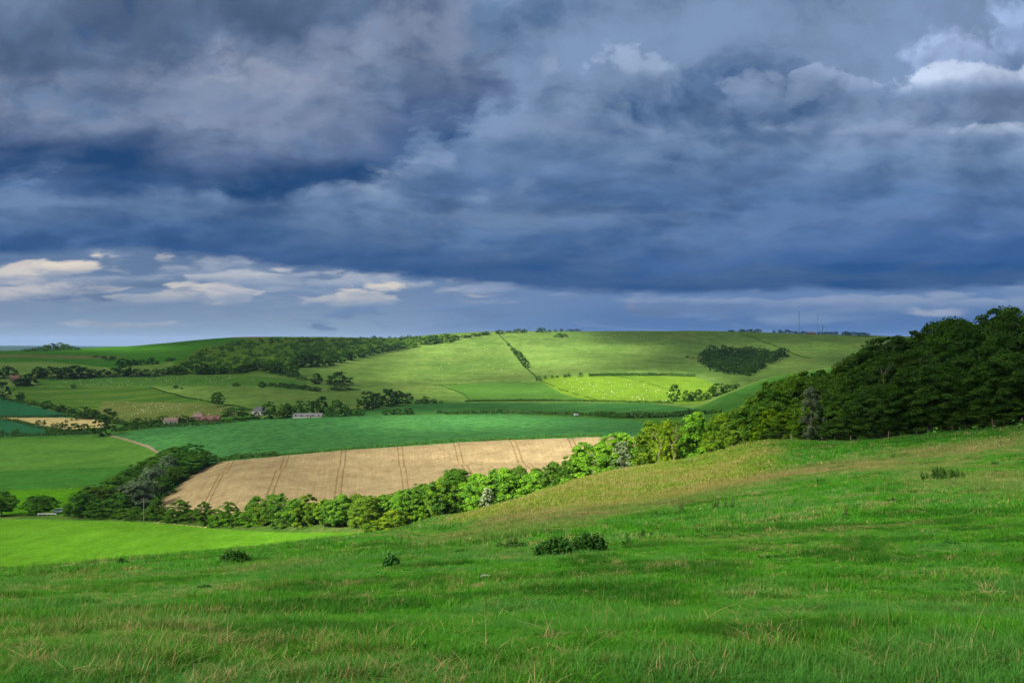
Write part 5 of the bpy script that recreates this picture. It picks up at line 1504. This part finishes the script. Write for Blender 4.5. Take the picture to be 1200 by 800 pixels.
flock(66, [(128, 472), (200, 471), (262, 480), (250, 489), (175, 492), (140, 487)], 680, 1000, 'pale sheep on the rough pasture near the lone tree and cottages', 'sheep on the rough pasture', 1.05, 5)
flock(42, [(505, 425), (530, 405), (575, 396), (600, 425), (610, 438), (520, 442)], 1100, 1900, 'white sheep scattered over the sunlit hill beside the fence line', 'sheep on the sunlit hill', 1.3, 6)
flock(26, [(700, 391), (850, 390.5), (860, 397), (720, 400)], 1300, 1950, 'white sheep high on the shaded hill top', 'sheep on the hill top', 1.3, 7)
# ------------------------------------------------------------------ the grass of our own slope
def grass_mat():
    m, t, out = new_mat('grass_blade')
    tint = attr(t, 'tint'); tipf = attr(t, 'tip')
    yel = attr(t, 'yel', 'INSTANCER'); pink = attr(t, 'pink', 'INSTANCER'); dry = attr(t, 'dry', 'INSTANCER'); hue = attr(t, 'hue', 'INSTANCER')
    c = t.mix(tint, (.006, .080, .002), (.062, .265, .008))
    c = t.mix(t.step(hue, .45, .95), c, (.040, .165, .022))
    c = t.mix(t.m('MULTIPLY', t.step(hue, .42, .05), .8), c, (.006, .070, .003))
    c = t.mix(t.m('MULTIPLY', t.m('MULTIPLY', tipf, tint), .32), c, (.13, .22, .04))
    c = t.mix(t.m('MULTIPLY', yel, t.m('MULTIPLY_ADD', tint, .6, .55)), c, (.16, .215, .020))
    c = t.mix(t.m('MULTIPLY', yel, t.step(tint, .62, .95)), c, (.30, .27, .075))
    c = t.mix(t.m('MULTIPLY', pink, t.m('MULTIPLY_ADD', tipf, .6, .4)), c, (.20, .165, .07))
    c = t.mix(t.m('MULTIPLY', dry, t.step(tint, -.1, .55)), c, (.32, .25, .115))
    df = t.new('ShaderNodeBsdfDiffuse'); t.put(df.inputs['Color'], c)
    tl = t.new('ShaderNodeBsdfTranslucent'); t.put(tl.inputs['Color'], t.mix(1.0, c, (1.15, 1.1, .5), 'MULTIPLY'))
    mx = t.new('ShaderNodeMixShader'); mx.inputs[0].default_value = .4
    t.l.new(df.outputs[0], mx.inputs[1]); t.l.new(tl.outputs[0], mx.inputs[2])
    gl = t.new('ShaderNodeBsdfGlossy'); gl.inputs['Roughness'].default_value = .45
    m2 = t.new('ShaderNodeMixShader'); m2.inputs[0].default_value = .006
    t.l.new(mx.outputs[0], m2.inputs[1]); t.l.new(gl.outputs[0], m2.inputs[2])
    t.l.new(m2.outputs[0], out.inputs[0])
    return m
GRASS = grass_mat()

def tuft(seed, n, h, wd, spread, lean=.5, segs=3, stalk=0):
    g = np.random.default_rng(seed)
    V, Q, Tr, ti, tp = [], [], [], [], []
    for b in range(n+stalk):
        st = b >= n
        an = g.uniform(0, 6.28); r = spread*math.sqrt(g.uniform()); x0, y0 = r*math.cos(an), r*math.sin(an)
        da = g.uniform(0, 6.28); L = h*(g.uniform(.5, 1.15) if not st else g.uniform(1.4, 2.2)); k = lean*g.uniform(.2, 1.5)*(1 if not st else .45)
        dx, dy = math.cos(da), math.sin(da); w = wd*g.uniform(.7, 1.3)*(1 if not st else .5)
        sx, sy = -dy*w/2, dx*w/2
        base = len(V); tt = g.uniform(0, 1) if not st else g.uniform(.8, 1)
        for s in range(segs):
            f = s/segs; bend = k*f*f
            cx = x0+dx*L*bend; cy_ = y0+dy*L*bend; cz = L*f*(1-.35*k*f)
            ww = 1-.45*f
            V += [(cx-sx*ww, cy_-sy*ww, cz-.02), (cx+sx*ww, cy_+sy*ww, cz-.02)]
            ti += [tt, tt]; tp += [f, f]
        V.append((x0+dx*L*k, y0+dy*L*k, L*(1-.35*k)-.02)); ti.append(tt); tp.append(1)
        for s in range(segs-1):
            a = base+2*s; Q.append((a, a+1, a+3, a+2))
        a = base+2*(segs-1); Tr.append((a, a+1, base+2*segs))
    me = mesh_np('tuft_mesh', V, Q, Tr, mats=(GRASS,), smooth=True, vattr={'tint': ti, 'tip': tp})
    return bpy.data.objects.new('grass_tuft', me)

pc = {}
def proto_col(name, objs):
    c = bpy.data.collections.new(name)
    for i, o in enumerate(objs):
        o.name = f'grass_tuft_{i}'; c.objects.link(o)
    pc[name] = c
proto_col('near_tufts', [tuft(100+i, 30, .105, .0042, .065, 1.1, 3, 0) for i in range(6)]+[tuft(121, 24, .13, .0042, .06, 1.5)])
proto_col('mid_tufts', [tuft(130+i, 28, .12, .008, .12, 1.0, 2) for i in range(6)]+[tuft(140, 22, .12, .008, .12, .7, 2, 2)])
proto_col('far_tufts', [tuft(150+i, 28, .15, .018, .28, .9, 2) for i in range(6)]+[tuft(160, 22, .15, .017, .28, .7, 2, 3)])
proto_col('vfar_tufts', [tuft(170+i, 30, .24, .05, .62, .8, 2) for i in range(5)])
proto_col('dry_tufts', [tuft(180+i, 34, .14, .0042, .12, 2.0, 3, 0) for i in range(4)])
proto_col('stalks', [tuft(190+i, 1, .12, .004, .05, 1.0, 3, 1) for i in range(4)])

def instancer(name, pts, attrs, coll, label):
    me = bpy.data.meshes.new(name)
    me.vertices.add(len(pts)); me.vertices.foreach_set('co', pts.astype(np.float32).ravel())
    for k, a in attrs.items():
        at = me.attributes.new(k, 'FLOAT', 'POINT'); at.data.foreach_set('value', a.astype(np.float32))
    o = link(name, me)
    ng = bpy.data.node_groups.new(name+'_nodes', 'GeometryNodeTree')
    ng.interface.new_socket('Geometry', in_out='INPUT', socket_type='NodeSocketGeometry')
    ng.interface.new_socket('Geometry', in_out='OUTPUT', socket_type='NodeSocketGeometry')
    n = ng.nodes; l = ng.links
    gi = n.new('NodeGroupInput'); go = n.new('NodeGroupOutput')
    ci = n.new('GeometryNodeCollectionInfo'); ci.inputs['Collection'].default_value = coll; ci.inputs['Separate Children'].default_value = True; ci.inputs['Reset Children'].default_value = True
    iop = n.new('GeometryNodeInstanceOnPoints'); iop.inputs['Pick Instance'].default_value = True
    def na(nm):
        a = n.new('GeometryNodeInputNamedAttribute'); a.data_type = 'FLOAT'; a.inputs['Name'].default_value = nm; return a.outputs[0]
    l.new(gi.outputs[0], iop.inputs['Points']); l.new(ci.outputs[0], iop.inputs['Instance'])
    rv = n.new('FunctionNodeRandomValue'); rv.data_type = 'INT'
    rv.inputs['Min'].default_value = 0; rv.inputs['Max'].default_value = 20
    for s in rv.inputs:
        if s.name == 'Max' and s.type == 'INT': s.default_value = 20
        if s.name == 'Min' and s.type == 'INT': s.default_value = 0
    outi = [s for s in rv.outputs if s.type == 'INT'][0]
    l.new(outi, iop.inputs['Instance Index'])
    cx = n.new('ShaderNodeCombineXYZ'); l.new(na('rot'), cx.inputs[2]); l.new(na('tilt'), cx.inputs[0])
    l.new(cx.outputs[0], iop.inputs['Rotation'])
    c2 = n.new('ShaderNodeCombineXYZ'); l.new(na('sxy'), c2.inputs[0]); l.new(na('sxy'), c2.inputs[1]); l.new(na('sz'), c2.inputs[2])
    l.new(c2.outputs[0], iop.inputs['Scale'])
    l.new(iop.outputs[0], go.inputs[0])
    md = o.modifiers.new('scatter', 'NODES'); md.node_group = ng
    tag(o, label, None, None, 'stuff')
    return o

def grass_band(name, d0, d1, dens, coll, px0, px1, label, sc=1.0, keep=None):
    g = np.random.default_rng(int(d0*10)+3)
    t0, t1 = (px0-600)/F, (px1-600)/F
    A = .5*(d1*d1-d0*d0)*(t1-t0)
    n = int(A*dens)
    d = np.sqrt(g.uniform(d0*d0, d1*d1, n)); px = g.uniform(px0, px1, n)
    X = (px-600)/F*d; Y = d; Z = tz(px, d); py = 400+F*(CZ-Z)/d
    ok = region(px, d, py) == 'slope'
    tus = fbm(X*.8, Y*.8, 51, 3); tb = fbm(X*.16, Y*.16, 52, 3)
    hs = .45+1.25*sstep(.35, .72, tus)*(.5+1.0*tb)
    if keep is not None: ok &= keep(px, d, X, Y, g)
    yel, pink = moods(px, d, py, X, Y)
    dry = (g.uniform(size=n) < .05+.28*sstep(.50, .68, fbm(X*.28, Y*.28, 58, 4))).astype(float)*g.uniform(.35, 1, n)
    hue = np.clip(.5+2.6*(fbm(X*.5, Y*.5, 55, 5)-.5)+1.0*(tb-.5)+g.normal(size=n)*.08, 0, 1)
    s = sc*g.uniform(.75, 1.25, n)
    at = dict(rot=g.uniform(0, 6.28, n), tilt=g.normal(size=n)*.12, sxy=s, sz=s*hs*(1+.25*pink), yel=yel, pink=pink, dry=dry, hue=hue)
    at = {k: v[ok] for k, v in at.items()}
    return instancer(name, np.stack([X, Y, Z], -1)[ok], at, pc[coll], label)
grass_band('grass', 3.2, 13, 330, 'near_tufts', -190, 1390, 'long green pasture grass close to the camera')
grass_band('grass', 12.6, 34, 100, 'mid_tufts', -190, 1390, 'green pasture grass on the middle of the slope')
grass_band('grass', 33, 92, 18, 'far_tufts', -160, 1360, 'pasture grass towards the crest of the slope')
grass_band('grass', 90, 240, 3.2, 'vfar_tufts', 380, 1260, 'grass on the sunny shoulder beneath the trees')
grass_band('dry_grass', 4, 45, .55, 'dry_tufts', -60, 1260, 'straw coloured dead grass among the green', 1.0,
           lambda px, d, X, Y, g: fbm(X*.35, Y*.35, 61, 3) > .55)
grass_band('grass_stalks', 4, 40, 1.6, 'stalks', -60, 1260, 'thin flowering grass stalks above the sward', 1.3)
for o in bpy.data.objects:
    if o.name.startswith('dry_grass') or o.name.startswith('grass_stalks'):
        m_ = o.data.attributes['dry']; n_ = len(m_.data)
        m_.data.foreach_set('value', np.full(n_, .9, np.float32))
# darker, lusher tussocks standing up in the sward
grass_band('grass_tussocks', 12, 75, 4.0, 'mid_tufts', -60, 1260, 'lush dark grass tussocks across the slope', 1.5,
           lambda px, d, X, Y, g: fbm(X*.9, Y*.9, 63, 3) > .60)
grass_band('grass_tussocks', 4.5, 13, 26, 'near_tufts', -60, 1260, 'lush dark grass tussocks at the bottom of the slope', 1.5,
           lambda px, d, X, Y, g: fbm(X*1.3, Y*1.3, 63, 3) > .60)
# a few big straw tussocks where the photo shows them
def tussocks(rows):
    g = np.random.default_rng(9); P = []; S = []
    for px, py, spread, n in rows:
        x, y, z, d = hit(px, py, 4, 90)
        for k in range(n):
            X = x+g.normal()*spread; Y = y+g.normal()*spread*.5
            P.append((X, Y, float(ground(X, Y)))); S.append(g.uniform(.7, 1.35))
    P = np.array(P); n = len(P); S = np.array(S)
    z = np.zeros(n)
    instancer('dry_grass', P, dict(rot=g.uniform(0, 6.28, n), tilt=g.normal(size=n)*.25, sxy=S, sz=S*g.uniform(.6, 1.1, n), yel=z, pink=z, dry=np.full(n, 1.0), hue=z+.5), pc['dry_tufts'], 'clumps of bleached dead grass')
tussocks([(35, 748, .18, 9), (60, 752, .12, 4), (48, 780, .12, 5), (185, 718, .16, 7), (445, 664, .25, 10), (300, 690, .3, 6), (655, 775, .10, 5), (700, 715, .2, 7), (765, 612, .4, 6), (700, 642, .3, 5), (310, 705, .2, 6),
          (840, 765, .15, 4), (945, 760, .2, 6), (1120, 775, .3, 9), (1040, 770, .2, 5), (880, 748, .2, 5), (500, 745, .1, 3), (700, 680, .4, 6), (1060, 655, .5, 8), (1180, 700, .3, 6), (820, 770, .12, 4), (600, 790, .12, 5), (480, 790, .1, 3)])

_g = np.random.default_rng(77)
tussocks([(float(_g.uniform(0, 1200)), float(_g.uniform(640, 795)), float(_g.uniform(.08, .4)), int(_g.integers(2, 7))) for _ in range(46)])
# ------------------------------------------------------------------ plants standing out of the grass
WEED = leaf_mat('weed_leaf', (.012, .055, .006), (.040, .120, .014), .25)
DOCK = leaf_mat('dock_seed', (.028, .050, .010), (.06, .07, .02), .2)
STEM = plain('weed_stem', (.08, .11, .03), .8)
def weed_patch(px, py, wpx, hpx, label, name='nettle_patch', cat='weeds', leaf=.045, nst=90, mat=WEED, color=(1, 1, 1), d0=5):
    x, y, z, d = hit(px, py, d0, 140)
    w = wpx/F*d; h = hpx/F*d
    g = np.random.default_rng(int(px*3+py)); mb = MB(); C, N, T = [], [], []
    for k in range(nst):
        an = g.uniform(0, 6.28); r = math.sqrt(g.uniform())
        sx = r*math.cos(an)*w/2; sy = r*math.sin(an)*w*.30
        hh = h*(1-.55*r*r)*g.uniform(.55, 1.1)
        lx, ly = g.normal()*.08*h+sx*.12, g.normal()*.08*h
        z0 = float(ground(x+sx, y+sy))-z
        mb.tube([(sx, sy, z0-.03), (sx+lx*.4, sy+ly*.4, z0+hh*.5), (sx+lx, sy+ly, z0+hh)], [.004, .003, .0015], 3, False)
        m = max(6, int(hh/(leaf*.55)))
        for j in range(m):
            f = .12+.88*j/m
            for s in (0, 1):
                a = g.uniform(0, 6.28); L = leaf*(1.1-.4*f)
                C.append((sx+lx*f+math.cos(a)*L*.9, sy+ly*f+math.sin(a)*L*.9, z0+hh*f+g.normal()*.01))
                N.append((math.cos(a)*.5+g.normal()*.3, math.sin(a)*.5+g.normal()*.3, .8)); T.append(np.clip(g.uniform(0, .5)+.5*f*g.uniform(), 0, 1))
    V, Q = leaf_quads(np.array(C), unit(np.array(N)), leaf, g, .5)
    e = empty(name, (x, y, z))
    o = link('leaves', mesh_np('weed_mesh', V, Q, mats=(mat,), fattr={'tint': T}), e); o.color = (*color, 1)
    s = mb.build('stems', STEM, e); s['kind'] = 'stuff'; o['kind'] = 'stuff'
    tag(e, label, cat)
def dock(px, py, hpx, label, n=3, wpx=10, d0=5):
    x, y, z, d = hit(px, py, d0, 140); h = hpx/F*d; w = wpx/F*d
    g = np.random.default_rng(int(px+py*2)); e = empty('dock_plant', (x, y, z)); C, N, T = [], [], []
    C2, N2 = [], []
    for k in range(n):
        sx = g.uniform(-.5, .5)*w; sy = g.normal()*.08; hh = h*g.uniform(.65, 1.05); lx = g.normal()*.10*h
        MB().tube([(sx, sy, -.05), (sx+lx*.3, sy, hh*.5), (sx+lx, sy, hh)], [.009, .007, .004], 5).build('stem', STEM, e)
        for j in range(150):
            f = g.uniform(.32, 1); a = g.uniform(0, 6.28); r = abs(g.normal())*.045*(1.15-f)+.012
            C.append((sx+lx*f+math.cos(a)*r, sy+math.sin(a)*r, hh*f)); N.append((math.cos(a), math.sin(a), .5)); T.append(g.uniform())
        for j in range(16):
            f = g.uniform(.02, .4); a = g.uniform(0, 6.28); r = .11
            C2.append((sx+math.cos(a)*r, sy+math.sin(a)*r, hh*f+.05)); N2.append((math.cos(a)*.4, math.sin(a)*.4, .9))
    V, Q = leaf_quads(np.array(C), unit(np.array(N)), .026, g, .6)
    link('seed_heads', mesh_np('dock_mesh', V, Q, mats=(DOCK,), fattr={'tint': T}), e)['kind'] = 'stuff'
    V, Q = leaf_quads(np.array(C2), unit(np.array(N2)), .10, g, .32)
    link('leaves', mesh_np('dock_leaf_mesh', V, Q, mats=(WEED,), fattr={'tint': g.uniform(0, 1, len(C2))}), e)['kind'] = 'stuff'
    tag(e, label, 'weed')
weed_patch(690, 646, 40, 23, 'taller dark green bushy nettle clump in the middle of the grass slope', nst=150, leaf=.05, color=(.72, .85, .7))
weed_patch(650, 650, 44, 21, 'lower dark nettle clump touching the taller one in the middle slope', nst=130, leaf=.05, color=(.72, .85, .7))
weed_patch(275, 660, 32, 17, 'rounded dark green tussock near the crest above the bright field', 'grass_tussock', 'tussock', .05, 160, color=(.8, .9, .6))
weed_patch(143, 660, 12, 7, 'small dark tuft on the crest above the bright field', 'grass_tussock', 'tussock', .05, 40, color=(.8, .9, .6))
weed_patch(458, 664, 16, 18, 'dark bluish green thistle patch behind a straw tuft', 'thistle_patch', 'weeds', .055, 40, color=(.7, .95, 1.2))
weed_patch(597, 643, 40, 14, 'sparse dark weeds beside the nettle clumps', 'weed_patch', 'weeds', .05, 34, color=(.9, .95, .7))
weed_patch(735, 640, 10, 16, 'single thin upright weed beyond the taller nettle clump', 'weed_patch', 'weeds', .045, 6, color=(1, .95, .7))
weed_patch(755, 632, 20, 14, 'loose leafy weed with spreading stems near the crest', 'weed_patch', 'weeds', .05, 10, color=(.9, .95, .7))
weed_patch(766, 606, 18, 9, 'low leafy weed beside the pinkish grass band', 'weed_patch', 'weeds', .06, 16, color=(.9, 1, .8))
weed_patch(1105, 562, 48, 16, 'row of dark docks in the upper part of the slope', 'dock_patch', 'weeds', .06, 60, color=(.85, .8, .6))
weed_patch(1113, 640, 18, 9, 'low dark broad leaved plant in the open grass', 'weed_patch', 'weeds', .06, 14, color=(.7, .95, .9))
weed_patch(1150, 575, 14, 5, 'small dark tuft just below the dock row', 'weed_patch', 'weeds', .05, 14, color=(.8, .9, .7))
for k_, (a_, b_, w_, h_) in enumerate(((350, 668, 14, 6), (540, 648, 12, 6), (615, 625, 12, 6), (960, 566, 14, 6), (1045, 588, 12, 6), (905, 612, 12, 6), (1165, 545, 14, 6), (820, 640, 12, 6), (240, 690, 16, 6), (1010, 640, 14, 6))):
    weed_patch(a_, b_, w_, h_, f'tiny dark weed tuft dotted in the open pasture, {ordw(k_)} of these scattered tufts', 'weed_tuft', 'weed', .045, 14, color=(.75, .9, .65))
weed_patch(905, 655, 30, 6, 'flat dark patch of clover leaves in the middle of the pasture', 'clover_patch', 'weeds', .04, 40, color=(.8, 1, .8))
dock(796, 600, 11, 'short pair of dark dock stems above a dry grass tuft', 2, 8)
dock(838, 597, 15, 'leaning thin dock stems beside the tallest docks', 2, 14)
dock(852, 597, 16, 'tallest dark dock stems near the pinkish grass band', 3, 14)
dock(990, 610, 22, 'single dark leaning dock stem alone in the open slope', 1, 6)
dock(1104, 528, 8, 'small dock stem near the wood edge fence', 1, 4, 60)
# white feathery twig lying in the grass
x_, y_, z_, d_ = hit(563, 684, 5, 60)
mb = MB(); g_ = random.Random(4)
for k in range(7):
    a = g_.uniform(-.9, 1.4)
    mb.tube([(0, 0, .14), (math.cos(a)*.10, math.sin(a)*.05, .20+g_.uniform(-.03, .03)), (math.cos(a)*.20, math.sin(a)*.08, .17)], [.004, .003, .0015], 4)
o = mb.build('bleached_twig', plain('bleached_wood', (.20, .19, .15), .9)); o.location = (x_, y_, z_)
tag(o, 'small bleached white twig lying on the grass', 'twig')
